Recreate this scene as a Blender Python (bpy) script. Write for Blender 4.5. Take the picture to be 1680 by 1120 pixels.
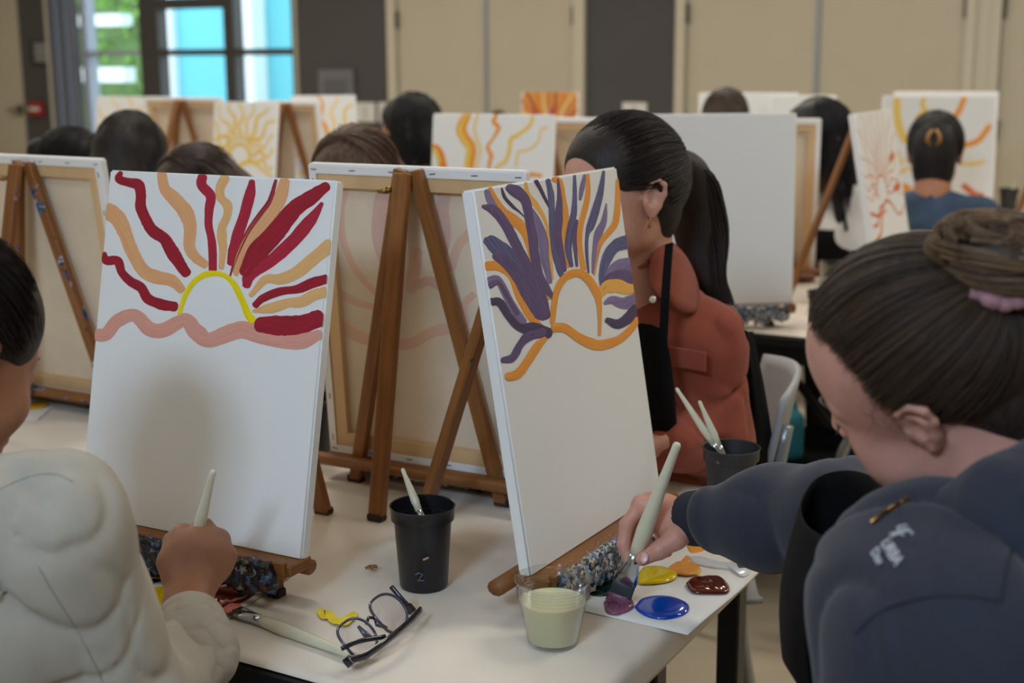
import bpy, bmesh, math, random
import numpy as np
from mathutils import Matrix, Vector
for o in list(bpy.data.objects): bpy.data.objects.remove(o)
SC = bpy.context.scene
COL = SC.collection
random.seed(7); RNG = np.random.default_rng(7)
R = math.radians

# ------------------------------------------------------------------ camera
FPX, PITCH, ROLL, HC = 2236.0, R(11.824), R(-0.287), 1.46
def _cammat():
    u = np.array([0, -math.cos(PITCH), -math.sin(PITCH)])
    c, s = math.cos(ROLL), math.sin(ROLL)
    u = np.array([c*u[0]-s*u[1], s*u[0]+c*u[1], u[2]])
    f = np.array([0, 0, 1.0]); f = f-u*(f@u); f /= np.linalg.norm(f)
    r = np.cross(f, u); r /= np.linalg.norm(r)
    if r[0] < 0: r = -r
    return np.array([r, f, u])
CM = _cammat()
cam = bpy.data.cameras.new('camera'); camo = bpy.data.objects.new('camera', cam); COL.objects.link(camo)
m4 = Matrix.Identity(4)
for i in range(3):
    m4[i][0] = CM[i, 0]; m4[i][1] = -CM[i, 1]; m4[i][2] = -CM[i, 2]
m4[2][3] = HC
camo.matrix_world = m4
cam.sensor_width = 36; cam.lens = FPX/1680*36; cam.clip_start = .05; cam.clip_end = 200
cam.dof.use_dof = True; cam.dof.focus_distance = 1.78; cam.dof.aperture_fstop = 4.2
SC.camera = camo
SC.view_settings.view_transform = 'Standard'; SC.view_settings.look = 'None'
SC.view_settings.gamma = 1.0; SC.view_settings.use_curve_mapping = False
SC.view_settings.exposure = 0.14

# room axes: RA runs along the far wall (to the right, nearer), RB into the room
RY = R(-31)
RA = np.array([math.cos(RY), math.sin(RY), 0]); RB = np.array([-math.sin(RY), math.cos(RY), 0])
def rp(a, b, z=0): return RA*a+RB*b+np.array([0, 0, z])
B_FAR, B_NEAR, A_L, A_R, Z_C = 8.9, -1.6, -11.6, 3.6, 3.3

# world: overcast daylight outside the windows
w = bpy.data.worlds.new('world'); SC.world = w; w.use_nodes = True
bg = w.node_tree.nodes['Background']; bg.inputs[0].default_value = (.80, .90, 1, 1); bg.inputs[1].default_value = 3.2

def area(name, loc, rot, sx, sy, power, col):
    l = bpy.data.lights.new(name, 'AREA'); l.shape = 'RECTANGLE'; l.size = sx; l.size_y = sy
    l.energy = power; l.color = col
    o = bpy.data.objects.new(name, l); COL.objects.link(o); o.location = loc; o.rotation_euler = rot
    return o
# daylight through the windows of the near wall (behind the camera, to the left)
WIN_A0, WIN_A1, WIN_Z0, WIN_Z1 = -.68, .06, 2.42, 3.05
p = rp((WIN_A0+WIN_A1)/2, B_NEAR-.10, (WIN_Z0+WIN_Z1)/2)
area('window_daylight', p, (R(90), 0, RY), WIN_A1-WIN_A0, WIN_Z1-WIN_Z0, 72, (.52, .73, 1.0))
# ceiling panel lamps
LAMPS = [(a, b) for a in (-8.5, -5.5, -2.5, .6) for b in (.2, 3.2, 6.2)]
for (a, b) in LAMPS:
    area('ceiling_panel_light', rp(a, b, Z_C-.03), (0, 0, RY), 1.15, .55, {.2: 4.5, 3.2: 25, 6.2: 40}[b], (1, .95, .86))

# ------------------------------------------------------------------ helpers
def ray(x, y): return CM @ np.array([(x-840)/FPX, (y-560)/FPX, 1.0])
def atz(x, y, z):
    d = ray(x, y); return d*((z-HC)/d[2])+np.array([0, 0, HC])
def aty(x, y, Y):
    d = ray(x, y); return d*(Y/d[1])+np.array([0, 0, HC])
def atplane(x, y, p0, n):
    d = ray(x, y); o = np.array([0, 0, HC]); return o+d*(((np.array(p0)-o)@n)/(d@n))
def unit(v): v = np.array(v, float); return v/np.linalg.norm(v)

def s2l(c):
    return tuple((v/255/12.92 if v/255 <= .04045 else ((v/255+.055)/1.055)**2.4) for v in c)
MATS = {}
def mat(name, rgb, rough=.6, var=0, vscale=20, bump=0, bscale=200, spec=.5, metal=0, coat=0, sss=0, aniso=None, trans=0, ior=1.45, sheen=0, uv=False):
    """principled material; rgb in 0-255 sRGB; var = albedo mottling; aniso = (sx,sy,sz) stretch of the mottling"""
    if name in MATS: return MATS[name]
    m = bpy.data.materials.new(name); m.use_nodes = True; N = m.node_tree.nodes; L = m.node_tree.links
    b = N['Principled BSDF']; c = (*s2l(rgb), 1)
    b.inputs['Base Color'].default_value = c; b.inputs['Roughness'].default_value = rough
    b.inputs['Specular IOR Level'].default_value = spec; b.inputs['Metallic'].default_value = metal
    b.inputs['Coat Weight'].default_value = coat; b.inputs['IOR'].default_value = ior
    b.inputs['Transmission Weight'].default_value = trans
    if sheen: b.inputs['Sheen Weight'].default_value = sheen; b.inputs['Sheen Roughness'].default_value = .5
    if sss:
        b.inputs['Subsurface Weight'].default_value = sss; b.inputs['Subsurface Radius'].default_value = (.012, .005, .003); b.inputs['Subsurface Scale'].default_value = 1
    if var or bump:
        tc = N.new('ShaderNodeTexCoord'); mp = N.new('ShaderNodeMapping')
        L.new(tc.outputs['UV' if uv else 'Object'], mp.inputs[0])
        if aniso: mp.inputs['Scale'].default_value = aniso
    if var:
        n = N.new('ShaderNodeTexNoise'); n.inputs['Scale'].default_value = vscale; n.inputs['Detail'].default_value = 5
        L.new(mp.outputs[0], n.inputs['Vector'])
        mr = N.new('ShaderNodeMapRange'); mr.inputs[1].default_value = .3; mr.inputs[2].default_value = .7
        mr.inputs[3].default_value = 1-var; mr.inputs[4].default_value = 1+var; L.new(n.outputs[0], mr.inputs[0])
        mx = N.new('ShaderNodeMix'); mx.data_type = 'RGBA'; mx.blend_type = 'MULTIPLY'; mx.inputs[0].default_value = 1
        mx.inputs[6].default_value = c; L.new(mr.outputs[0], mx.inputs[7]); L.new(mx.outputs[2], b.inputs['Base Color'])
    if bump:
        n2 = N.new('ShaderNodeTexNoise'); n2.inputs['Scale'].default_value = bscale; n2.inputs['Detail'].default_value = 3
        L.new(mp.outputs[0], n2.inputs['Vector'])
        bp = N.new('ShaderNodeBump'); bp.inputs['Strength'].default_value = bump; bp.inputs['Distance'].default_value = .002
        L.new(n2.outputs[0], bp.inputs['Height']); L.new(bp.outputs[0], b.inputs['Normal'])
    MATS[name] = m; return m
def speckled(name, base, spots, thr=.62, scale=30, rough=.5, uv=True, grain=.25, wood=True, scale2=90):
    """painted/wooden material carrying blots of other colours"""
    if name in MATS: return MATS[name]
    m = bpy.data.materials.new(name); m.use_nodes = True; N = m.node_tree.nodes; L = m.node_tree.links
    b = N['Principled BSDF']; b.inputs['Roughness'].default_value = rough
    tc = N.new('ShaderNodeTexCoord'); co = tc.outputs['UV' if uv else 'Object']
    oi = N.new('ShaderNodeObjectInfo'); ad = N.new('ShaderNodeVectorMath'); ad.operation = 'ADD'
    cx = N.new('ShaderNodeCombineXYZ'); ml = N.new('ShaderNodeMath'); ml.operation = 'MULTIPLY'; ml.inputs[1].default_value = 37
    L.new(oi.outputs['Random'], ml.inputs[0]); L.new(ml.outputs[0], cx.inputs[0]); L.new(ml.outputs[0], cx.inputs[2])
    L.new(co, ad.inputs[0]); L.new(cx.outputs[0], ad.inputs[1])
    mp = N.new('ShaderNodeMapping'); L.new(ad.outputs[0], mp.inputs[0]); mp.inputs['Scale'].default_value = (1, 14, 14) if wood else (1, 1, 1)
    n = N.new('ShaderNodeTexNoise'); n.inputs['Scale'].default_value = 9 if wood else 25; n.inputs['Detail'].default_value = 6
    L.new(mp.outputs[0], n.inputs['Vector'])
    mr = N.new('ShaderNodeMapRange'); mr.inputs[1].default_value = .3; mr.inputs[2].default_value = .7
    mr.inputs[3].default_value = 1-grain; mr.inputs[4].default_value = 1+grain; L.new(n.outputs[0], mr.inputs[0])
    mx = N.new('ShaderNodeMix'); mx.data_type = 'RGBA'; mx.blend_type = 'MULTIPLY'; mx.inputs[0].default_value = 1
    mx.inputs[6].default_value = (*s2l(base), 1); L.new(mr.outputs[0], mx.inputs[7])
    vo = N.new('ShaderNodeTexVoronoi'); vo.inputs['Scale'].default_value = scale2
    nd = N.new('ShaderNodeTexNoise'); nd.inputs['Scale'].default_value = scale2*.9; nd.inputs['Detail'].default_value = 3; L.new(ad.outputs[0], nd.inputs['Vector'])
    vs_ = N.new('ShaderNodeVectorMath'); vs_.operation = 'MULTIPLY_ADD'; vs_.inputs[1].default_value = (3.0/scale2,)*3
    L.new(nd.outputs['Color'], vs_.inputs[0]); L.new(ad.outputs[0], vs_.inputs[2]); L.new(vs_.outputs[0], vo.inputs['Vector'])
    cr = N.new('ShaderNodeValToRGB'); cr.color_ramp.interpolation = 'CONSTANT'
    sp = N.new('ShaderNodeSeparateColor'); L.new(vo.outputs['Color'], sp.inputs[0]); L.new(sp.outputs[0], cr.inputs[0])
    els = cr.color_ramp.elements
    for i, c in enumerate(spots):
        e = els[i] if i < 2 else els.new(i/len(spots))
        e.position = i/len(spots); e.color = (*s2l(c), 1)
    n2 = N.new('ShaderNodeTexNoise'); n2.inputs['Scale'].default_value = scale; n2.inputs['Detail'].default_value = 4
    L.new(ad.outputs[0], n2.inputs['Vector'])
    gt = N.new('ShaderNodeMapRange'); gt.inputs[1].default_value = thr; gt.inputs[2].default_value = thr+.03; L.new(n2.outputs[0], gt.inputs[0])
    m2 = N.new('ShaderNodeMix'); m2.data_type = 'RGBA'; L.new(gt.outputs[0], m2.inputs[0]); L.new(mx.outputs[2], m2.inputs[6]); L.new(cr.outputs[0], m2.inputs[7])
    L.new(m2.outputs[2], b.inputs['Base Color']); MATS[name] = m; return m
def streak(name, rgb, rgb2, rough=.45, scale=(3, 60, 1), speck=0):
    """acrylic brush stroke: colour streaks along the stroke (uv: u along, v across, metres)"""
    if name in MATS: return MATS[name]
    m = bpy.data.materials.new(name); m.use_nodes = True; N = m.node_tree.nodes; L = m.node_tree.links
    b = N['Principled BSDF']; b.inputs['Roughness'].default_value = rough
    tc = N.new('ShaderNodeTexCoord'); mp = N.new('ShaderNodeMapping'); mp.inputs['Scale'].default_value = scale
    L.new(tc.outputs['UV'], mp.inputs[0])
    n = N.new('ShaderNodeTexNoise'); n.inputs['Scale'].default_value = 6; n.inputs['Detail'].default_value = 4; L.new(mp.outputs[0], n.inputs['Vector'])
    mr = N.new('ShaderNodeMapRange'); mr.inputs[1].default_value = .38; mr.inputs[2].default_value = .66; L.new(n.outputs[0], mr.inputs[0])
    mx = N.new('ShaderNodeMix'); mx.data_type = 'RGBA'; L.new(mr.outputs[0], mx.inputs[0])
    mx.inputs[6].default_value = (*s2l(rgb), 1); mx.inputs[7].default_value = (*s2l(rgb2), 1)
    out = mx.outputs[2]
    if speck:
        n2 = N.new('ShaderNodeTexNoise'); n2.inputs['Scale'].default_value = 900; L.new(tc.outputs['UV'], n2.inputs['Vector'])
        mr2 = N.new('ShaderNodeMapRange'); mr2.inputs[1].default_value = .35; mr2.inputs[2].default_value = .65; mr2.inputs[3].default_value = 1-speck; mr2.inputs[4].default_value = 1+speck
        L.new(n2.outputs[0], mr2.inputs[0])
        m2 = N.new('ShaderNodeMix'); m2.data_type = 'RGBA'; m2.blend_type = 'MULTIPLY'; m2.inputs[0].default_value = 1
        L.new(out, m2.inputs[6]); L.new(mr2.outputs[0], m2.inputs[7]); out = m2.outputs[2]
    L.new(out, b.inputs['Base Color']); MATS[name] = m; return m

def tag(o, label=None, cat=None, group=None, kind=None):
    if label: o['label'] = label
    if cat: o['category'] = cat
    if group: o['group'] = group
    if kind: o['kind'] = kind
    return o
def empty(name, loc=(0, 0, 0), label=None, cat=None, group=None, M=None):
    o = bpy.data.objects.new(name, None); COL.objects.link(o); o.empty_display_size = .05
    if M is not None: o.matrix_world = M
    else: o.location = loc
    return tag(o, label, cat, group)
def link(name, me, material, parent=None, M=None, smooth=False):
    if material is not None:
        for mm in (material if isinstance(material, (list, tuple)) else [material]): me.materials.append(mm)
    if smooth and len(me.polygons): me.polygons.foreach_set('use_smooth', [True]*len(me.polygons))
    o = bpy.data.objects.new(name, me); COL.objects.link(o)
    if parent is not None: o.parent = parent
    if M is not None: o.matrix_local = M
    return o
class MB:
    """collects shapes into one mesh"""
    def __init__(s): s.v = []; s.f = []; s.uv = []; s.mi = []; s.cur = 0
    def add(s, vs, fs, uvs=None):
        n = len(s.v); s.v += [tuple(map(float, q)) for q in vs]
        for i, f in enumerate(fs):
            s.f.append(tuple(n+j for j in f)); s.uv.append(uvs[i] if uvs else [(0, 0)]*len(f)); s.mi.append(s.cur)
        return s
    def box(s, c, half, Rm=None, bev=0):
        """box with optional chamfer; uv u runs along its longest axis in metres"""
        c = np.array(c, float); h = np.array(half, float); Rm = np.eye(3) if Rm is None else np.array(Rm)
        bm = bmesh.new(); bmesh.ops.create_cube(bm, size=2)
        for v in bm.verts: v.co = Vector(h*np.array(v.co))
        if bev: bmesh.ops.bevel(bm, geom=list(bm.edges), offset=bev, segments=1, affect='EDGES')
        ax = int(np.argmax(h)); o1, o2 = [i for i in range(3) if i != ax]
        L = [np.array(v.co) for v in bm.verts]
        bm.verts.index_update()
        fs = []; uv = []
        for f in bm.faces:
            idx = [v.index for v in f.verts]; nrm = np.abs(np.array(f.normal))
            a2 = o1 if nrm[o2] >= nrm[o1] else o2
            fs.append(idx); uv.append([(L[i][ax], L[i][a2]+(0 if a2 == o1 else .31)) for i in idx])
        s.add([c+Rm@q for q in L], fs, uv); bm.free(); return s
    def bar(s, a, b, wx, wy, ref=(0, 1, 0), bev=.002):
        """rectangular bar from a to b; wx = width across, wy = thickness along ref"""
        a = np.array(a, float); b = np.array(b, float); z = unit(b-a); y = np.array(ref, float); y = y-z*(y@z); y = unit(y); x = np.cross(y, z)
        return s.box((a+b)/2, (wx/2, wy/2, np.linalg.norm(b-a)/2), np.stack([x, y, z], 1), bev)
    def lathe(s, prof, seg=32, c=(0, 0, 0), Rm=None, close=False):
        Rm = np.eye(3) if Rm is None else np.array(Rm); c = np.array(c, float); vs = []; fs = []
        n = len(prof)
        for i in range(seg):
            t = 2*math.pi*i/seg
            for (r, z) in prof: vs.append(c+Rm@np.array([r*math.cos(t), r*math.sin(t), z]))
        uv = []
        for i in range(seg):
            j = (i+1) % seg
            for k in range(n-1):
                fs.append((i*n+k, j*n+k, j*n+k+1, i*n+k+1)); uv.append([(i*.02, prof[k][1]), (i*.02+.02, prof[k][1]), (i*.02+.02, prof[k+1][1]), (i*.02, prof[k+1][1])])
        if close:
            fs.append(tuple(i*n for i in range(seg))[::-1]); uv.append([(0, 0)]*seg)
            fs.append(tuple(i*n+n-1 for i in range(seg))); uv.append([(0, 0)]*seg)
        return s.add(vs, fs, uv)
    def tube(s, pts, rad, seg=8, cap=True, flat=1.0, closed=False):
        pts = np.array(pts, float); n = len(pts); rad = np.broadcast_to(np.array(rad, float), (n,))
        tg = np.gradient(pts, axis=0)
        if closed: tg = np.roll(pts, -1, 0)-np.roll(pts, 1, 0)
        tg /= np.linalg.norm(tg, axis=1)[:, None]+1e-12
        ref = np.array([0, 0, 1.0]) if abs(tg[0][2]) < .9 else np.array([1.0, 0, 0])
        x = unit(np.cross(ref, tg[0])); vs = []; acc = 0
        us = []
        for i in range(n):
            x = x-tg[i]*(x@tg[i]); x = unit(x); y = np.cross(tg[i], x)
            if i: acc += np.linalg.norm(pts[i]-pts[i-1])
            us.append(acc)
            for k in range(seg):
                t = 2*math.pi*k/seg; vs.append(pts[i]+rad[i]*(math.cos(t)*x+flat*math.sin(t)*y))
        fs = []; uv = []
        for i in range(n if closed else n-1):
            j = (i+1) % n
            for k in range(seg):
                l = (k+1) % seg
                fs.append((i*seg+k, i*seg+l, j*seg+l, j*seg+k)); a0, a1 = us[i], us[i]+.01 if j == 0 else us[j]
                uv.append([(a0, k*.01), (a0, k*.01+.01), (a1, k*.01+.01), (a1, k*.01)])
        if cap and not closed:
            fs.append(tuple(range(seg))[::-1]); uv.append([(0, 0)]*seg)
            fs.append(tuple(range((n-1)*seg, n*seg))); uv.append([(0, 0)]*seg)
        return s.add(vs, fs, uv)
    def mesh(s, name='m'):
        me = bpy.data.meshes.new(name); me.from_pydata(s.v, [], s.f)
        if s.f:
            ul = me.uv_layers.new(name='UVMap'); flat = [c for f in s.uv for q in f for c in q]; ul.data.foreach_set('uv', flat)
            if any(s.mi): me.polygons.foreach_set('material_index', s.mi)
        me.update(); return me
    def build(s, name, material, parent=None, M=None, smooth=False): return link(name, s.mesh(name), material, parent, M, smooth)
def autosmooth(o, ang=40):
    me = o.data
    me.polygons.foreach_set('use_smooth', [True]*len(me.polygons))
    bm = bmesh.new(); bm.from_mesh(me)
    for e in bm.edges:
        if len(e.link_faces) == 2 and e.calc_face_angle(0) > R(ang): e.smooth = False
    bm.to_mesh(me); bm.free(); return o
def crom(pts, n=8):
    """Catmull-Rom resampling of rows of numbers"""
    P = np.array(pts, float)
    if len(P) < 3:
        t = np.linspace(0, 1, n)[:, None]; return P[0]*(1-t)+P[-1]*t
    P = np.vstack([2*P[0]-P[1], P, 2*P[-1]-P[-2]]); out = []
    for i in range(1, len(P)-2):
        t = np.linspace(0, 1, n, endpoint=False)[:, None]
        a, b, c, d = P[i-1], P[i], P[i+1], P[i+2]
        out.append(.5*((2*b)+(-a+c)*t+(2*a-5*b+4*c-d)*t**2+(-a+3*b-3*c+d)*t**3))
    out.append(P[-2][None]); return np.vstack(out)
def RT(yaw, lean=0, loc=(0, 0, 0)):
    return Matrix.Translation(Vector(loc)) @ Matrix.Rotation(yaw, 4, 'Z') @ Matrix.Rotation(-lean, 4, 'X')
def glassmat(name, rgb=(255, 255, 255), rough=.02, ior=1.45):
    return mat(name, rgb, rough, trans=1, ior=ior)
# ------------------------------------------------------------------ materials
M_WALLD = mat('wall_charcoal', (74, 72, 72), .8, .04, 3)
M_BEIGE = mat('door_beige', (182, 173, 153), .55, .03, 2)
M_TRIM = mat('trim_beige', (192, 184, 166), .55)
M_CEIL = mat('ceiling_white', (225, 222, 214), .9)
M_WALLW = mat('wall_offwhite', (205, 196, 178), .85)
M_FLOOR = mat('floor_vinyl', (178, 166, 144), .35, .10, 1.6, bump=.05, bscale=60)
M_PAPER = mat('table_paper', (226, 217, 204), .75, .03, 3.5, bump=.05, bscale=9)
M_SHEET = mat('palette_paper', (238, 236, 230), .6)
M_BLACKM = mat('black_metal', (16, 16, 17), .4)
M_BLACKP = mat('black_laminate', (18, 18, 19), .55)
M_GREYM = mat('grey_metal', (150, 152, 155), .35, metal=.6)
M_CANVAS = mat('primed_canvas', (236, 236, 234), .8, bump=.12, bscale=1500)
M_RAWC = mat('raw_canvas_back', (224, 207, 182), .9, .05, 14, bump=.1, bscale=1500)
M_PINE = mat('stretcher_pine', (214, 180, 134), .65, .12, 14, aniso=(1, 1, .15))
M_STAPLE = mat('staple_steel', (105, 108, 115), .35, metal=.9)
M_WOOD = speckled('easel_wood', (134, 85, 38), [(40, 62, 110), (32, 34, 44), (205, 205, 200), (80, 40, 90), (40, 95, 60)], .715, 22)
M_WOODC = speckled('easel_wood_spattered', (134, 84, 37), [(30, 70, 140), (28, 30, 40), (190, 195, 205), (45, 110, 140)], .60, 30)
M_CRUST = speckled('dried_paint_crust', (24, 27, 34), [(24, 44, 84), (16, 18, 24), (14, 15, 20), (66, 112, 170), (16, 44, 40), (22, 24, 34), (88, 50, 42), (18, 20, 30), (140, 150, 162), (20, 28, 50), (110, 74, 34), (16, 18, 22)], .42, 60, .35, uv=False, wood=False, scale2=150)
M_CRUST2 = speckled('dried_paint_crust_pale', (70, 84, 100), [(70, 100, 150), (22, 26, 34), (160, 175, 190), (60, 90, 70), (190, 170, 130), (120, 100, 90), (35, 50, 80), (205, 210, 212)], .36, 60, .4, uv=False, wood=False, scale2=170)
M_BRASS = mat('brass_bolt', (150, 120, 70), .35, metal=1)

# ------------------------------------------------------------------ room
def rbox(name, a0, a1, b0, b1, z0, z1, m, kind='structure', parent=None, bev=0):
    """box in room axes"""
    mb = MB().box((0, 0, 0), ((a1-a0)/2, (b1-b0)/2, (z1-z0)/2), None, bev)
    M = Matrix.Translation(Vector(rp((a0+a1)/2, (b0+b1)/2, (z0+z1)/2))) @ Matrix.Rotation(RY, 4, 'Z')
    o = mb.build(name, m)
    if parent is not None:
        o.parent = parent; o.matrix_world = M
        o.matrix_parent_inverse = Matrix.Identity(4); o.matrix_local = parent.matrix_world.inverted() @ M
    else: o.matrix_world = M
    if kind: o['kind'] = kind
    return o
rbox('floor', A_L-.2, A_R+.2, B_NEAR-.2, B_FAR+.2, -.1, 0, M_FLOOR)
rbox('ceiling', A_L-.2, A_R+.2, B_NEAR-.2, B_FAR+.2, Z_C, Z_C+.1, M_CEIL)
rbox('wall_left', A_L-.2, A_L, B_NEAR-.2, B_FAR+.2, 0, Z_C, M_WALLW)
rbox('wall_right', A_R, A_R+.2, B_NEAR-.2, B_FAR+.2, 0, Z_C, M_WALLW)
wn = rbox('wall_near', A_L, WIN_A0, B_NEAR-.2, B_NEAR, 0, Z_C, M_WALLW)
rbox('wall_section', WIN_A1, A_R, B_NEAR-.2, B_NEAR, 0, Z_C, M_WALLW, None, wn)
rbox('wall_section', WIN_A0, WIN_A1, B_NEAR-.2, B_NEAR, 0, WIN_Z0, M_WALLW, None, wn)
rbox('wall_section', WIN_A0, WIN_A1, B_NEAR-.2, B_NEAR, WIN_Z1, Z_C, M_WALLW, None, wn)
w2 = rbox('window_2', WIN_A0, WIN_A1, B_NEAR-.09, B_NEAR-.03, WIN_Z0, WIN_Z0+.06, M_BLACKM)
rbox('window_rail', WIN_A0, WIN_A1, B_NEAR-.09, B_NEAR-.03, WIN_Z1-.06, WIN_Z1, M_BLACKM, None, w2)
for k in range(2):
    a = WIN_A0+(WIN_A1-WIN_A0-.05)*k
    rbox('window_mullion', a, a+.05, B_NEAR-.09, B_NEAR-.03, WIN_Z0, WIN_Z1, M_BLACKM, None, w2)

NW = -RB
def wa(x, y=90):
    q = atplane(x, y, rp(0, B_FAR), NW); return float(q@RA)
def wz(x, y):
    return float(atplane(x, y, rp(0, B_FAR), NW)[2])
DH = 2.5
W0, W1 = wa(96), wa(487)          # window opening
WZ0, WZ1 = .78, 2.75
wf = rbox('wall_far', wa(34), wa(81), B_FAR, B_FAR+.2, 0, Z_C, M_WALLD)
rbox('wall_section', wa(490), wa(640), B_FAR, B_FAR+.2, 0, Z_C, M_WALLD, None, wf)
rbox('wall_section', wa(962), wa(1111), B_FAR, B_FAR+.2, 0, Z_C, M_WALLD, None, wf)
rbox('wall_section', W0, W1, B_FAR, B_FAR+.2, 0, WZ0, M_WALLD, None, wf)
rbox('wall_section', W0, W1, B_FAR, B_FAR+.2, WZ1, Z_C, M_WALLD, None, wf)
for (x0, x1) in ((A_L, wa(34)), (wa(640), wa(962)), (wa(1111), A_R)):
    rbox('wall_section', x0, x1, B_FAR, B_FAR+.2, DH, Z_C, M_WALLD, None, wf)
rbox('trim_1', wa(81), W0, B_FAR-.03, B_FAR+.2, 0, Z_C, M_TRIM)
rbox('trim_2', W1, wa(490), B_FAR-.03, B_FAR+.2, 0, Z_C, M_TRIM)
M_STEEL = mat('door_hardware', (120, 120, 118), .3, metal=1)
M_HINGE = mat('hinge_bronze', (92, 86, 76), .45, metal=.5)
def hinges(door, a, tilt=0):
    for z in (.28, 1.0, 1.74, 2.3):
        rbox('hinge', a-.022, a+.022, B_FAR-.035, B_FAR-.012, z-.065, z+.065, M_HINGE, None, door, .004)
d1 = rbox('door_1', A_L+.02, wa(34)-.01, B_FAR+.02, B_FAR+.07, 0, DH, M_BEIGE)
h0 = wa(30, 180); hz = wz(30, 180)
rbox('door_handle', h0-.11, h0+.03, B_FAR-.05, B_FAR-.03, hz-.012, hz+.012, M_STEEL, None, d1, .004)
rbox('handle_rose', h0-.0, h0+.05, B_FAR-.03, B_FAR+.02, hz-.045, hz+.045, M_STEEL, None, d1, .006)
def double_door(n, f0, l0, mid, l1, f1):
    d = rbox('door_%d' % n, wa(l0)+.004, wa(mid)-.006, B_FAR+.0, B_FAR+.05, .01, DH-.05, M_BEIGE)
    rbox('door_leaf', wa(mid)+.006, wa(l1)-.004, B_FAR+.0, B_FAR+.05, .01, DH-.05, M_BEIGE, None, d)
    rbox('astragal', wa(mid)-.016, wa(mid)+.016, B_FAR-.012, B_FAR+.0, .01, DH-.05, mat('astragal_steel', (150, 156, 162), .4, metal=.4), None, d)
    rbox('door_frame', wa(f0), wa(l0), B_FAR-.04, B_FAR+.2, 0, DH, M_TRIM, None, d)
    rbox('door_frame', wa(l1), wa(f1), B_FAR-.04, B_FAR+.2, 0, DH, M_TRIM, None, d)
    rbox('door_frame', wa(l0), wa(l1), B_FAR-.04, B_FAR+.2, DH-.05, DH, M_TRIM, None, d)
    rbox('backing', wa(l0), wa(l1), B_FAR+.06, B_FAR+.1, 0, DH, M_BLACKM, None, d)
    hinges(d, wa(l0)); hinges(d, wa(l1))
    rbox('pull_plate', wa(mid)+.07, wa(mid)+.15, B_FAR-.03, B_FAR, .95, 1.06, M_STEEL, None, d, .005)
double_door(2, 640, 653, 798, 944, 962)
double_door(3, 1111, 1126, 1341, 1584, 1600)
rbox('trim_3', wa(1600), wa(1626), B_FAR-.02, B_FAR+.2, 0, DH, M_TRIM)
d4 = rbox('door_4', wa(1641)+.004, A_R-.05, B_FAR, B_FAR+.05, .01, DH-.05, M_BEIGE)
rbox('door_frame', wa(1626), wa(1641), B_FAR-.04, B_FAR+.2, 0, DH, M_TRIM, None, d4)
rbox('door_frame', wa(1641), A_R, B_FAR-.04, B_FAR+.2, DH-.05, DH, M_TRIM, None, d4)
hinges(d4, wa(1641))

# far window: dark frame, panes, folded grey shutters at its left
M_FRAME = mat('window_frame_dark', (62, 60, 58), .5)
M_FRAMEL = mat('window_frame_grey', (150, 158, 172), .45)
win = rbox('window_1', W0, W1, B_FAR-.05, B_FAR+.12, WZ0-.05, WZ0, M_FRAME)
def wbar(x0, x1, z0, z1, m=M_FRAME, nm='window_frame', d0=-.02, d1=.1):
    return rbox(nm, wa(x0), wa(x1), B_FAR+d0, B_FAR+d1, z0, z1, m, None, win)
zr = wz(370, 86)
wbar(96, 487, WZ1-.06, WZ1); wbar(233, 264, WZ0, WZ1); wbar(371, 388, WZ0, WZ1); wbar(482, 487, WZ0, WZ1)
wbar(264, 482, zr-.025, zr+.03); wbar(264, 372, wz(310, 14)-.0, wz(310, 14)+.09); wbar(140, 233, zr-.02, zr+.02, M_FRAMEL)
wbar(137, 146, WZ0, WZ1, M_FRAMEL)
for i, x in enumerate((96, 104, 112, 121, 129)):
    wbar(x, x+6.5, WZ0, WZ1, mat('shutter_blue' if i % 2 else 'shutter_grey', (128, 146, 176) if i % 2 else (98, 100, 108), .5), 'shutter_panel', -.10+.02*(i % 2), -.02)
def panemat():
    m = bpy.data.materials.new('window_glass'); m.use_nodes = True; N = m.node_tree.nodes; L = m.node_tree.links
    for n in list(N): N.remove(n)
    o = N.new('ShaderNodeOutputMaterial'); t = N.new('ShaderNodeBsdfTransparent'); g = N.new('ShaderNodeBsdfGlossy'); g.inputs['Roughness'].default_value = .02
    t.inputs[0].default_value = (.93, .97, .97, 1); mx = N.new('ShaderNodeMixShader'); mx.inputs[0].default_value = .05
    L.new(t.outputs[0], mx.inputs[1]); L.new(g.outputs[0], mx.inputs[2]); L.new(mx.outputs[0], o.inputs[0]); return m
M_PANE = panemat()
for (x0, x1, z0, z1) in ((146, 233, WZ0, zr-.02), (146, 233, zr+.02, WZ1-.06), (264, 371, WZ0, zr-.025), (264, 371, zr+.03, WZ1-.06), (388, 482, WZ0, zr-.025), (388, 482, zr+.03, WZ1-.06)):
    rbox('pane', wa(x0), wa(x1), B_FAR+.03, B_FAR+.036, z0, z1, M_PANE, None, win)
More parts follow.
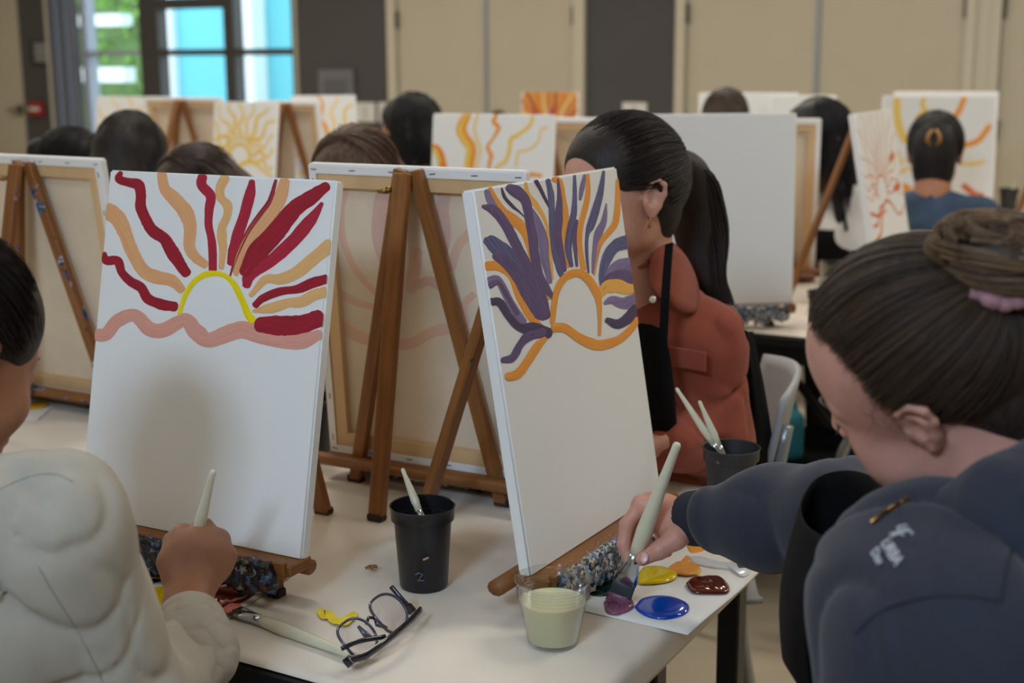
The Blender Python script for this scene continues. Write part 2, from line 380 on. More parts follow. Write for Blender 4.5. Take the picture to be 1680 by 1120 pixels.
# outdoors
rbox('ground_outside', A_L-8, A_R+2, B_FAR+.3, B_FAR+16, -.15, -.02, mat('concrete_paving', (190, 188, 182), .8))
bE = B_FAR+4.2
def ea(x, b=bE): return float(atplane(x, 90, rp(0, b), NW)@RA)
teal = rbox('neighbour_building', ea(292), ea(640), bE, bE+.3, 0, 4.2, mat('teal_stucco', (104, 192, 206), .8), None)
tag(teal, 'bright teal stucco building outside the far window', 'building')
rbox('pilaster', ea(252), ea(292), bE-.1, bE+.3, 0, 4.2, mat('white_stucco', (232, 236, 236), .8), None, teal)
rbox('pilaster', ea(418), ea(437), bE-.25, bE, 0, 4.2, mat('white_stucco', (232, 236, 236), .8), None, teal)
bh = rbox('covered_walkway', ea(120), ea(150), bE-.6, bE-.4, 0, 3.0, mat('white_stucco', (232, 236, 236), .8), None)
rbox('beam', ea(120), ea(258), bE-.6, bE-.4, 1.86, 2.0, mat('white_stucco', (232, 236, 236), .8), None, bh)
rbox('low_wall', ea(120), ea(258), bE-.6, bE-.4, 1.16, 1.34, mat('white_stucco', (232, 236, 236), .8), None, bh)
tag(bh, 'white walkway post and beams outside the left window pane', 'walkway')
def hedge(name, a0, a1, b0, b1, z0, z1, n, col, label):
    mb = MB()
    for i in range(n):
        c = rp(random.uniform(a0, a1), random.uniform(b0, b1), z0+(z1-z0)*random.random()**.7)
        d = RNG.normal(size=3); d /= np.linalg.norm(d); e = unit(np.cross(d, RNG.normal(size=3))); s = random.uniform(.05, .11)
        mb.add([c-d*s, c+e*s*.5, c+d*s, c-e*s*.5], [(0, 1, 2, 3)])
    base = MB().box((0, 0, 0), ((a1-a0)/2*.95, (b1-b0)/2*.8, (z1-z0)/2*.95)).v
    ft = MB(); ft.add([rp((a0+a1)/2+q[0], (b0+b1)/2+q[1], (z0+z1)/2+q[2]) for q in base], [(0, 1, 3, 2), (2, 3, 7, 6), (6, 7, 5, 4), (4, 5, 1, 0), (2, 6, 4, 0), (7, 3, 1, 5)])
    loc = rp((a0+a1)/2, (b0+b1)/2, z0)
    o = empty(name, loc, label, 'hedge')
    for nm, q in (('leaves', mb), ('branch_mass', ft)):
        q.v = [tuple(np.array(v)-loc) for v in q.v]
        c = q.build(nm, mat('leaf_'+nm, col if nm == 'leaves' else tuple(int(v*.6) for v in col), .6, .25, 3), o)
        if nm == 'leaves': c['kind'] = 'stuff'
hedge('hedge', ea(90, bE+2), ea(300, bE+2), bE+1.2, bE+2.2, 0, 2.9, 2600, (120, 170, 70), 'sunlit green hedge beyond the walkway outside')
# things fixed to the far wall
def wallbox(name, x0, x1, y0, y1, depth, m, label, cat, bev=.006):
    a0, a1 = wa(x0, (y0+y1)/2), wa(x1, (y0+y1)/2); z1, z0 = wz((x0+x1)/2, y0), wz((x0+x1)/2, y1)
    o = rbox(name, a0, a1, B_FAR-depth, B_FAR-.001, z0, z1, m, None, None, bev)
    return tag(o, label, cat), a0, a1, z0, z1
sg, a0, a1, z0, z1 = wallbox('wall_sign', 50, 87, 66, 108, .012, mat('sign_dark', (38, 38, 40), .5), 'small dark notice with pale lines of text on charcoal wall', 'sign', .002)
for k in range(6):
    zz = z1-(z1-z0)*(.14+.125*k); hw = (a1-a0)*(.30 if k not in (1, 4) else .24); cc = (a0+a1)/2
    rbox('text_line', cc-hw, cc+hw, B_FAR-.015, B_FAR-.0125, zz-.014, zz+.006, mat('sign_text', (150, 150, 150), .6), None, sg)
fa, a0, a1, z0, z1 = wallbox('fire_alarm', 53, 75, 167, 190, .05, mat('alarm_red', (150, 34, 30), .4), 'red fire alarm pull station beside the beige door', 'fire alarm')
rbox('pull_bar', a0+.02, a1-.02, B_FAR-.065, B_FAR-.05, z0+.05, z0+.08, mat('alarm_white', (220, 210, 205), .4), None, fa, .004)
ex, a0, a1, z0, z1 = wallbox('wall_cabinet', 527, 584, 114, 182, .04, mat('cabinet_grey', (108, 108, 110), .5), 'grey recessed cabinet with black square window on charcoal wall', 'cabinet')
rbox('cabinet_panel', a0+.07, a1-.07, B_FAR-.05, B_FAR-.04, z0+.05, z1-.08, mat('cabinet_grey2', (92, 92, 95), .5), None, ex, .004)
rbox('cabinet_window', a0+.13, a1-.13, B_FAR-.056, B_FAR-.05, z0+.09, z1-.2, M_BLACKM, None, ex)
for (x0, x1, lb) in ((585, 617, 'wide white switch plate on charcoal wall left of beige doors'), (622, 638, 'narrow white outlet plate beside the beige door frame'), (1022, 1062, 'white wall plate on charcoal wall between two beige doors')):
    o, a0, a1, z0, z1 = wallbox('switch_plate', x0, x1, 168, 200, .015, mat('plate_white', (214, 212, 206), .4), lb, 'switch plate', .004)
    rbox('rocker', (a0+a1)/2-.02, (a0+a1)/2+.02, B_FAR-.02, B_FAR-.015, (z0+z1)/2-.05, (z0+z1)/2+.05, mat('rocker_white', (190, 188, 182), .4), None, o, .002)
# ceiling fixtures
md = bpy.data.materials.new('lamp_diffuser'); md.use_nodes = True
md.node_tree.nodes['Principled BSDF'].inputs['Emission Color'].default_value = (1, .9, .76, 1); md.node_tree.nodes['Principled BSDF'].inputs['Emission Strength'].default_value = 1.2
for i, (a, b) in enumerate(LAMPS):
    o = empty('ceiling_light', rp(a, b, Z_C), 'flat rectangular ceiling light panel set in white ceiling', 'light', 'ceiling light panels')
    o.rotation_euler = (0, 0, RY)
    fm = MB()
    for (cx, cy, hx, hy) in ((0, .3, .62, .02), (0, -.3, .62, .02), (.6, 0, .02, .28), (-.6, 0, .02, .28)): fm.box((cx, cy, -.012), (hx, hy, .012))
    fm.build('lamp_frame', M_CEIL, o); MB().box((0, 0, -.006), (.58, .28, .004)).build('diffuser', md, o)

# ------------------------------------------------------------------ tables
TZ = .735
TY = R(-29)
TA = np.array([math.cos(TY), math.sin(TY), 0]); TB = np.array([-math.sin(TY), math.cos(TY), 0]); TR0 = np.array([.192, 1.621, 0])
def tp(a, b, z=0): return TR0+TA*a+TB*b+np.array([0, 0, z])
def table(a0, a1, b0, b1, label, group=None):
    o = empty('folding_table', tp((a0+a1)/2, (b0+b1)/2), label, 'table', group); o.rotation_euler = (0, 0, TY)
    hx, hy = (a1-a0)/2, (b1-b0)/2
    MB().box((0, 0, TZ-.015), (hx, hy, .0135), None, .003).build('tabletop', M_BLACKP, o)
    ap = MB()
    for s in (-1, 1): ap.box((0, s*(hy-.05), TZ-.055), (hx-.05, .012, .026))
    ap.build('apron_rail', M_BLACKM, o)
    for sx in (-1, 1):
        for sy in (-1, 1):
            x = sx*(hx-.09); y = sy*(hy-.055)
            MB().box((x, y, (TZ-.03)/2), (.019, .019, (TZ-.03)/2), None, .003).build('leg', M_BLACKM, o)
        x = sx*(hx-.09)
        MB().bar((x, -hy+.055, .22), (x, hy-.055, .22), .022, .022, (0, 0, 1)).build('stretcher', M_BLACKM, o)
        MB().bar((x-sx*.02, 0, .23), (x-sx*.42, 0, TZ-.04), .02, .02, (0, 1, 0)).build('brace', M_BLACKM, o)
    return o
table(-1.83, -.012, -.32, .138, 'black folding table nearest the camera under white paper')
table(-1.83, -.012, .142, .60, 'black folding table pushed behind the nearest one')
table(-3.70, -1.87, -.32, .178, 'black folding table behind the woman in the linen shirt')
table(-3.70, -1.87, .182, .68, 'black folding table at the far left behind the linen shirt')
BT = [(-1.95, -.10, 1.90, 'near half of the table under the blank white canvas'), (-3.98, -2.13, 1.90, 'table in the second row by the far window'),
      (-1.95, -.10, 4.15, 'table in front of the denim jacket'), (-3.98, -2.13, 4.15, 'last table before the beige double doors')]
for (a0, a1, b0, lb) in BT:
    table(a0, a1, b0, b0+.498, 'black folding '+lb); table(a0, a1, b0+.502, b0+1.0, 'black folding table joined behind the '+lb)
def paper(a0, a1, b0, b1, label, drape=True):
    """paper cover with soft waves, rolled over the right-hand table end"""
    nx, ny = 70, 40; r = .014
    vs = []; L = a1-a0
    o = empty('paper_tablecloth', tp((a0+a1)/2, (b0+b1)/2, TZ), label, 'tablecloth'); o.rotation_euler = (0, 0, TY)
    xs = np.concatenate([np.linspace(-L/2, L/2-.002, nx), L/2+np.linspace(.004, .05, 10)]) if drape else np.linspace(-L/2, L/2, nx)
    for x in xs:
        for j in range(ny+1):
            y = (b1-b0)*(j/ny-.5); z = .0026+.0011*math.sin(x*9+y*5)+.0008*math.sin(x*23-y*17+1)*math.sin(y*13)
            px_ = x
            if x > L/2:
                s = x-L/2; t = min(s/r, math.pi/2*.93); px_ = L/2+r*math.sin(t); z = .0026-r*(1-math.cos(t))
                if s > r*math.pi/2*.93: z -= (s-r*math.pi/2*.93)*.98; px_ += (s-r*math.pi/2*.93)*.1
            vs.append((px_, y, z))
    n1 = ny+1; fs = [(i*n1+j, (i+1)*n1+j, (i+1)*n1+j+1, i*n1+j+1) for i in range(len(xs)-1) for j in range(ny)]
    mb = MB(); mb.add(vs, fs); c = mb.build('paper_sheet', M_PAPER, o, smooth=True)
    md_ = c.modifiers.new('thick', 'SOLIDIFY'); md_.thickness = .0006; md_.offset = -1
    return o
PC = paper(-1.83, -.014, -.318, .60, 'off-white kraft paper covering the nearest table')
PC2 = paper(-3.70, -1.86, -.318, .68, 'off-white paper covering the far left table', False)
for (a0, a1, b0, lb) in BT: paper(a0, a1, b0+.002, b0+.998, 'white paper covering the '+lb, False)

# ------------------------------------------------------------------ canvases and easels
CW, CH, CD = .406, .508, .019
def canvas(M, label, W=CW, H=CH, group=None, staples=False, name='stretched_canvas', cat='canvas'):
    """M: bottom centre of the front face; local x right seen from the front, z up, -y front normal"""
    o = empty(name, label=label, cat=cat, group=group, M=M)
    bm = bmesh.new(); bmesh.ops.create_cube(bm, size=1)
    for v in bm.verts: v.co = Vector((v.co.x*W, (v.co.y+.5)*CD, (v.co.z+.5)*H))
    bmesh.ops.bevel(bm, geom=list(bm.edges), offset=.0028, segments=3, affect='EDGES')
    # open the back: inset the back face and push it in, leaving the folded margin
    bf = max(bm.faces, key=lambda f: (f.normal.y > .99)*f.calc_area())
    r = bmesh.ops.inset_region(bm, faces=[bf], thickness=.019, depth=0)
    bmesh.ops.delete(bm, geom=[bf], context='FACES')
    me = bpy.data.meshes.new('canvas_cloth'); bm.to_mesh(me); bm.free(); autosmooth(link('canvas_cloth', me, M_CANVAS, o), 50)
    MB().add([(-W/2+.004, .0035, .004), (W/2-.004, .0035, .004), (W/2-.004, .0035, H-.004), (-W/2+.004, .0035, H-.004)], [(0, 3, 2, 1)]).build('canvas_back', M_RAWC, o)
    bw = .036
    for (c, h) in (((0, .0105, H-bw/2-.003), (W/2-.003, .0065, bw/2)), ((0, .0105, bw/2+.003), (W/2-.003, .0065, bw/2)),
                   ((-W/2+bw/2+.003, .0102, H/2), (bw/2, .0062, H/2-bw-.002)), ((W/2-bw/2-.003, .0102, H/2), (bw/2, .0062, H/2-bw-.002))):
        MB().box(c, h).build('stretcher_bar', M_PINE, o)
    if staples:
        sm = MB().box((0, 0, 0), (.0055, .0005, .0007)).mesh('staple')
        sm.materials.append(M_STAPLE)
        def st(x, z, rot):
            s = bpy.data.objects.new('staple', sm); COL.objects.link(s); s.parent = o; s.location = (x, CD+.0004, z); s.rotation_euler = (0, rot, 0)
        for k in range(6):
            x = -W/2+.012+(W-.024)*k/5
            st(x, H-.0095, R(random.uniform(-7, 7))); st(x, .0095, R(random.uniform(-7, 7)))
        for k in range(7):
            z = .03+(H-.06)*k/6
            st(-W/2+.0095, z, R(90+random.uniform(-7, 7))); st(W/2-.0095, z, R(90+random.uniform(-7, 7)))
    return o
def ribbon(o, Lp, Rp, m, lift, name='paint_stroke', y0=0, sgn=-1, h=.00016):
    """paint film between two edge polylines (x,z) on the canvas face"""
    n = len(Lp); vs = []; fs = []; uv = []; acc = 0
    for i in range(n):
        l, r_ = np.array(Lp[i]), np.array(Rp[i]); w_ = np.linalg.norm(r_-l)
        if i: acc += np.linalg.norm((l+r_)/2-(np.array(Lp[i-1])+np.array(Rp[i-1]))/2)
        for k, (t, hh) in enumerate(((0, 0), (.07, 1), (.5, .8), (.93, 1), (1, 0))):
            q = l*(1-t)+r_*t; vs.append((q[0], y0+sgn*(lift+h*hh), q[1]))
        if i:
            for k in range(4):
                a = (i-1)*5+k; b = i*5+k
                fs.append((a, b, b+1, a+1)); T = (0, .07, .5, .93, 1)
                uv.append([(a_, T[kk]*w_) for a_, kk in ((acc-.01, k), (acc, k), (acc, k+1), (acc-.01, k+1))])
    # exact u along the stroke
    us = [0]
    for i in range(1, n): us.append(us[-1]+float(np.linalg.norm((np.array(Lp[i])+Rp[i]-Lp[i-1]-Rp[i-1])/2)))
    off = random.uniform(0, 9)
    for fi in range(len(fs)):
        i = fi//4+1; k = fi % 4; T = (0, .07, .5, .93, 1); w_ = np.linalg.norm(np.array(Rp[i])-Lp[i])
        uv[fi] = [(off+us[i-1], T[k]*w_), (off+us[i], T[k]*w_), (off+us[i], T[k+1]*w_), (off+us[i-1], T[k+1]*w_)]
    mb = MB(); mb.add(vs, fs, uv); return mb.build(name, m, o, smooth=True)
def edges(path, n=7, jit=.05, square=False):
    P = crom(path, n); c = P[:, :2]; w_ = np.maximum(P[:, 2], 1e-5)
    tg = np.gradient(c, axis=0); tg /= np.linalg.norm(tg, axis=1)[:, None]+1e-9
    if not square:
        c = np.vstack([c[0]-tg[0]*w_[0]*.28, c[0]-tg[0]*w_[0]*.16, c, c[-1]+tg[-1]*w_[-1]*.16, c[-1]+tg[-1]*w_[-1]*.28])
        w_ = np.concatenate([[w_[0]*.35, w_[0]*.8], w_, [w_[-1]*.8, w_[-1]*.35]]); tg = np.vstack([tg[0], tg[0], tg, tg[-1], tg[-1]])
    nr = np.stack([-tg[:, 1], tg[:, 0]], 1); k = len(c)
    j1 = np.convolve(RNG.normal(size=k+4), np.ones(5)/5, 'valid'); j2 = np.convolve(RNG.normal(size=k+4), np.ones(5)/5, 'valid')
    return c+nr*(w_*(.5+jit*j1))[:, None], c-nr*(w_*(.5+jit*j2))[:, None]
def strokes_px(o, M, lst, zoom, W=CW, H=CH, y0=0, sgn=-1, name='paint_stroke'):
    """lst: (material, [(x,y,width)...]) in zoom coordinates (ox, oy, scale)"""
    Mi = np.array(M.inverted()); p0 = np.array(M.translation); n = np.array(M.to_3x3())[:, 1]
    ox, oy, sc = zoom
    for i, (m, path) in enumerate(lst):
        Lp, Rp = edges([(x/sc+ox, y/sc+oy, w_/sc) for (x, y, w_) in path])
        def mp(E):
            out = []
            for q in E:
                P = atplane(q[0], q[1], p0+n*y0, n); l = Mi @ np.append(P, 1); out.append((min(max(l[0], -W/2+.0005), W/2-.0005), min(max(l[2], .001), H-.0005)))
            return out
        ribbon(o, mp(Lp), mp(Rp), m, 0.00008+.000022*i, name, y0, sgn)
def strokes_uv(o, lst, W=CW, H=CH, name='paint_stroke'):
    """lst: (material, [(u,v,width)...]) u,v in 0..1 from the top left, width in metres"""
    for i, (m, path) in enumerate(lst):
        Lp, Rp = edges([((u-.5)*W, (1-v)*H, w_) for (u, v, w_) in path], 5)
        cl = lambda E: [(min(max(q[0], -W/2+.0005), W/2-.0005), min(max(q[1], .001), H-.0005)) for q in E]
        ribbon(o, cl(Lp), cl(Rp), m, 0.00008+.000022*i, name)
def crust(name, o, x0, x1, yc, zc, hy, hz, m, amp=.007, seed=0, drip=.0):
    rng = np.random.default_rng(seed); n = 220; k = 22; vs = []; fs = []
    def sm(a, r0, r1):
        for _ in range(r0): a = (a+np.roll(a, 1, 0)+np.roll(a, -1, 0))/3
        for _ in range(r1): a = (a+np.roll(a, 1, 1)+np.roll(a, -1, 1))/3
        return a/a.std()
    nz = sm(rng.normal(size=(n, k)), 4, 1)*.7+sm(rng.normal(size=(n, k)), 1, 0)*.45
    dr = sm(rng.normal(size=(n, 1)), 3, 0)[:, 0]; dr = np.clip(dr, -.5, 2.2)+.5
    for i in range(n):
        x = x0+(x1-x0)*i/(n-1); e = min(1, min(i, n-1-i)/6+.35)
        for j in range(k):
            t = 2*math.pi*j/k; c, s = math.cos(t), math.sin(t)
            ry = np.sign(c)*abs(c)**.6*hy*e; rz = np.sign(s)*abs(s)**.6*hz*e
            q = 1+nz[i, j]*amp/.03*(1 if s < .6 else .5)
            vs.append((x, yc+ry*q, zc+rz*q-(drip*.5*dr[i]*min(1, max(0, -s-.1)*1.5))))
    for i in range(n-1):
        for j in range(k):
            l = (j+1) % k; fs.append((i*k+j, (i+1)*k+j, (i+1)*k+l, i*k+l))
    fs.append(tuple(range(k))); fs.append(tuple(range((n-1)*k, n*k))[::-1])
    mb = MB(); mb.add(vs, fs); return mb.build(name, m, o, smooth=True)
def easel(M, lean, zb, label, rear_d=.3, detail=True, crustm=None, H=CH, ztop=.97, foot=.29, wood=None, rear_x=0, seed=1, bar=.222):
    """M: yaw-only matrix on the table under the bottom centre of the canvas front face; zb: canvas bottom above the table"""
    wd = wood or M_WOOD
    o = empty('table_easel', label=label, cat='easel', M=M)
    tl = math.tan(lean); off = CD/math.cos(lean)+.0095
    yl = lambda z: off+(z-zb)*tl
    zt = zb+H*math.cos(lean)*ztop
    ax = Vector((0, math.cos(lean), -math.sin(lean)))
    for s in (-1, 1):
        MB().bar((s*foot/2, yl(0), .0), (s*.013, yl(zt), zt), .023, .016, ax, .002).build('leg', wd, o)
        if detail: MB().box((s*foot/2, yl(0)-.001, .006), (.014, .0095, .006), None, .002).build('leg_tip', mat('leg_tip_dark', (46, 34, 30), .7), o)
    MB().bar((rear_x, yl(0)+rear_d, .0), (0, yl(zt)+.018, zt-.004), .027, .016, (0, 1, 0), .002).build('rear_leg', wd, o)
    if detail: MB().box((rear_x, yl(0)+rear_d, .006), (.0145, .010, .006), None, .003).build('leg_tip', mat('leg_tip_dark', (46, 34, 30), .7), o)
    zc = .040
    MB().tube([(x, yl(zc)+.017, zc) for x in np.linspace(-.222, bar, 9)], .0135, 10, True, .8).build('crossbar', wd, o, smooth=True)
    # tray under the canvas, with its lip in front
    t = MB(); t.box((0, -.003, zb-.010), (.205, .024, .008), None, .002); t.box((0, -.027, zb-.009), (.198, .005, .012), None, .002); t.build('tray', wd, o)
    if detail:
        crust('paint_crust', o, -.192, .186, -.031, zb-.020, .013, .0215, crustm or M_CRUST, .0045, seed, .010)
        bl = MB(); bl.tube([(.018, yl(zt)+.02, zt-.03), (.018, yl(zt)+.036, zt-.03)], .005, 8); bl.tube([(.018, yl(zt)+.034, zt-.03), (.034, yl(zt)+.036, zt-.033)], [.006, .003], 8)
        bl.build('wing_bolt', M_BRASS, o, smooth=True)
        b2 = MB(); b2.tube([(0.06, yl(zc)+.028, zc), (.06, yl(zc)+.046, zc)], .0055, 8); b2.tube([(.05, yl(zc)+.04, zc+.004), (.07, yl(zc)+.044, zc-.002)], .004, 8); b2.build('wing_bolt', M_BRASS, o, smooth=True)
    return o
def setup(TL, yaw, lean, label, elabel, W=CW, H=CH, back=False, **kw):
    """TL: world position (relative to the camera) of the corner seen top-left; yaw of the edge seen left to right"""
    ex = np.array([math.cos(yaw), math.sin(yaw), 0]); n = np.array([-math.sin(yaw), math.cos(yaw), 0])
    dn = -np.array([0, 0, 1])*math.cos(lean)-n*math.sin(lean)
    bc = np.array(TL)+ex*W/2+dn*H
    if back: M = RT(yaw+math.pi, -lean, bc-n*0); M = RT(yaw+math.pi, -lean, bc+np.array(M.to_3x3())[:, 1]*-CD)
    else: M = RT(yaw, lean, bc)
    st = kw.pop('staples', False)
    c = canvas(M, label, W, H, staples=st)
    ez = None
    if elabel:
        loc = np.array(M.translation); zb = loc[2]-TZ; loc[2] = TZ+.003
        ez = easel(RT(yaw+(math.pi if back else 0), 0, loc), (-lean if back else lean), zb, elabel, H=H, **kw)
    return c, M, ez
# ------------------------------------------------------------------ near canvases
P_RED = streak('paint_crimson', (172, 20, 46), (142, 22, 44)); P_RED2 = streak('paint_rose_red', (186, 34, 62), (166, 28, 54)); P_DRED = streak('paint_dark_red', (146, 26, 44), (176, 70, 66))
P_PEACH = streak('paint_peach', (236, 176, 124), (228, 164, 116)); P_PEACHY = streak('paint_peach_yellow', (236, 184, 120), (230, 176, 116)); P_PINK = streak('paint_pink_peach', (228, 164, 148), (222, 156, 136))
P_YEL = streak('paint_yellow', (246, 226, 0), (240, 214, 0)); P_ORA = streak('paint_orange', (244, 166, 74), (238, 150, 50)); P_ORA2 = streak('paint_amber', (246, 180, 70), (244, 190, 110))
P_PUR = streak('paint_purple', (92, 76, 120), (112, 92, 136), speck=.22); P_PURB = streak('paint_blue_purple', (84, 82, 128), (108, 112, 156), speck=.22); P_PURL = streak('paint_lilac', (142, 128, 170), (120, 104, 150), speck=.15); P_PURD = streak('paint_dark_purple', (70, 58, 92), (84, 72, 108))
ZA = (0, 240, 2.8); ZB = (480, 240, 2.8)
A_TL = (-.588, 2.005, HC-.160); B_TL = (-.048, 1.718, HC-.164); C_TL = (-.338, 2.270, HC-.172)
cA, MA, eA = setup(A_TL, R(-28.57), R(12.1), 'canvas with crimson and peach sun rays over a yellow arc', 'wooden table easel holding the red and peach sun painting, tray crusted with dark paint', rear_d=.31, seed=3, wood=M_WOOD, bar=.188)
strokes_px(cA, MA, [
 (P_RED, [(555,120,22),(545,150,38),(590,165,40),(638,178,50),(648,225,46),(648,280,48),(672,340,52),(702,388,56),(755,425,56),(785,475,60),(820,530,58),(858,585,48)]),
 (P_PEACH, [(487,295,78),(540,330,76),(575,400,64),(610,490,60),(660,570,62),(720,602,62),(790,615,55),(836,660,40)]),
 (P_RED, [(480,490,20),(488,525,42),(540,527,44),(560,580,40),(600,620,44),(650,650,48),(680,700,46),(740,725,50),(806,736,46)]),
 (P_PEACH, [(743,122,45),(755,190,52),(800,240,66),(850,300,72),(873,370,62),(870,460,55),(900,510,48),(945,545,38)]),
 (P_RED2, [(930,137,44),(930,180,46),(968,230,46),(960,300,40),(960,370,38),(975,450,40),(978,568,38)]),
 (P_PEACHY, [(1035,142,46),(1012,190,44),(1015,235,40),(1045,270,42),(1045,320,38),(1020,370,40),(1020,420,46),(1025,480,34),(1017,560,24)]),
 (P_RED2, [(1158,160,26),(1150,220,48),(1125,310,50),(1095,400,50),(1075,470,50),(1060,538,36)]),
 (P_PEACH, [(1310,157,48),(1290,230,62),(1240,310,66),(1180,390,66),(1120,480,56),(1092,550,44),(1085,590,22)]),
 (P_DRED, [(1268,155,14),(1240,250,24),(1190,320,24),(1130,410,22),(1085,510,18),(1057,596,9)]),
 (P_RED2, [(1480,262,18),(1420,350,56),(1330,450,62),(1240,530,56),(1150,585,60),(1132,640,40)]),
 (P_RED, [(1503,182,44),(1440,225,66),(1350,290,76),(1270,390,88),(1180,490,92),(1122,580,56)]),
 (P_PEACHY, [(1518,452,62),(1440,515,58),(1360,580,55),(1290,610,52),(1220,612,38),(1152,685,22)]),
 (P_PEACHY, [(1498,666,46),(1440,685,50),(1380,715,50),(1320,720,44),(1250,742,48),(1165,757,16)]),
 (P_RED, [(1500,608,42),(1440,625,50),(1370,655,40),(1290,667,38),(1210,697,38),(1172,730,34)]),
 (P_PINK, [(446,868,60),(490,860,60),(540,800,62),(620,775,62),(690,840,66),(760,842,66),(850,797,62),(900,850,76),(960,890,70),(1040,862,76),(1120,842,76),(1200,872,76),(1320,895,74),(1400,890,70),(1472,862,42)]),
 (P_YEL, [(825,770,18),(850,690,22),(890,625,25),(940,590,28),(990,584,25),(1040,597,22),(1080,640,28),(1110,700,30),(1140,770,35),(1160,800,38)]),
 (P_RED, [(1190,822,76),(1280,825,94),(1380,820,90),(1474,790,78)]),
], ZA)
cB, MB_, eB = setup(B_TL, R(59.27), R(9.44), 'canvas with purple and orange swirling sun rays, pale paint below', 'wooden table easel behind the purple sun painting, tray crusted with pale blue paint', rear_d=.30, seed=5, crustm=M_CRUST2, wood=M_WOOD)
strokes_px(cB, MB_, [
 (P_ORA, [(905,185,18),(925,230,25),(960,290,36),(1010,335,50),(1060,380,50),(1085,440,40),(1105,520,34),(1125,600,34),(1160,680,28),(1192,700,14)]),
 (P_ORA, [(890,550,44),(950,550,50),(1010,590,50),(1035,660,46),(1060,720,42),(1100,790,40),(1140,822,20)]),
 (P_ORA2, [(1070,168,16),(1080,220,22),(1110,260,28),(1150,320,20),(1170,380,14),(1178,480,22),(1185,560,22),(1195,610,9)]),
 (P_PURL, [(892,205,30),(905,245,36),(935,295,34)]),
 (P_PUR, [(872,275,16),(920,290,46),(970,345,46),(1010,420,50),(1050,500,55),(1090,600,70),(1130,700,75),(1155,780,66)]),
 (P_PURB, [(886,432,34),(920,445,70),(980,500,75),(1040,580,60),(1080,650,40)]),
 (P_PUR, [(930,500,40),(990,540,60),(1050,610,70),(1100,700,80),(1142,772,70)]),
 (P_PURD, [(960,192,9),(975,235,17),(1010,275,16),(1040,300,9),(1070,330,4)]),
 (P_PURL, [(1095,290,22),(1125,350,40),(1150,430,46),(1160,520,40),(1182,625,22)]),
 (P_PUR, [(990,188,38),(1030,210,56),(1070,250,46),(1085,320,44),(1100,400,44),(1112,500,44),(1130,580,40),(1165,655,38),(1195,692,20)]),
 (P_PURD, [(1117,157,20),(1140,200,18),(1165,250,15),(1182,282,12)]),
 (P_ORA, [(1198,147,28),(1225,165,30),(1245,230,18),(1255,320,26),(1245,400,22),(1252,480,14),(1265,556,10)]),
 (P_PURB, [(1172,155,24),(1185,220,30),(1190,300,28),(1195,380,34),(1205,470,36),(1225,560,34),(1238,600,18)]),
 (P_PUR, [(1218,150,10),(1225,230,22),(1222,320,40),(1215,400,44),(1230,490,40),(1248,570,22)]),
 (P_PURB, [(1295,135,13),(1295,230,22),(1290,310,28),(1270,400,34),(1265,480,32),(1280,550,18)]),
 (P_PURL, [(1340,132,13),(1330,190,24),(1320,245,12)]),
 (P_PUR, [(1302,340,18),(1295,430,20),(1305,550,13)]),
 (P_ORA, [(1355,130,16),(1355,220,24),(1335,310,28),(1318,390,26),(1320,470,24),(1335,565,26)]),
 (P_PURB, [(1428,115,13),(1415,200,28),(1395,280,38),(1370,360,38),(1352,410,18),(1350,490,15),(1358,580,9)]),
 (P_PURL, [(1440,262,6),(1430,340,28),(1405,400,38),(1390,480,32),(1382,580,18)]),
 (P_ORA, [(1490,152,12),(1493,250,26),(1485,340,30),(1455,390,30),(1415,440,24),(1400,500,13),(1385,590,9)]),
 (P_PURB, [(1538,437,62),(1480,460,56),(1440,520,46),(1420,590,28),(1415,640,11)]),
 (P_PURL, [(1562,545,70),(1500,550,60),(1450,590,40)]),
 (P_PUR, [(1560,600,66),(1490,595,56),(1440,620,44),(1415,662,12)]),
 (P_ORA2, [(1413,690,18),(1435,650,56),(1480,640,66),(1530,652,56),(1565,655,42)]),
 (P_PURL, [(1575,705,60),(1520,722,54),(1470,705,42),(1432,722,14)]),
 (P_PURD, [(1580,745,60),(1540,790,54),(1490,815,44),(1442,797,26)]),
 (P_PURL, [(895,625,46),(940,612,34),(975,670,35),(1010,740,38),(1058,808,36)]),
 (P_PUR, [(905,640,30),(945,625,22),(985,690,24),(1030,770,26)]),
 (P_PURD, [(908,712,36),(950,717,38),(990,780,34),(1040,830,38),(1110,842,66),(1178,860,48)]),
 (P_PUR, [(962,982,26),(1010,970,38),(1045,910,34),(1085,870,44),(1150,852,44)]),
 (P_ORA, [(984,1058,36),(1030,1045,45),(1080,985,42),(1120,920,38),(1158,882,22)]),
 (P_ORA, [(1192,810,22),(1198,740,26),(1208,680,28),(1230,625,32),(1265,592,34),(1310,580,38),(1350,602,38),(1385,652,38),(1405,710,27),(1410,790,17),(1408,866,12)]),
 (P_ORA, [(1198,832,42),(1250,835,40),(1310,875,42),(1370,905,48),(1430,910,45),(1500,885,38),(1550,842,34),(1584,792,26)]),
], ZB)
cC, MC, eC = setup(C_TL, R(-27.85), R(-4.16), 'back of a stretched canvas on an easel between the two painted suns', 'wooden table easel seen from behind, its spread legs before the middle canvas back', back=True, staples=True, rear_d=.155, ztop=.985, seed=8, wood=M_WOOD)
P_GHOST = mat('show_through_pink', (222, 184, 160), .9); P_GHOST2 = mat('show_through_rose', (214, 178, 162), .9)
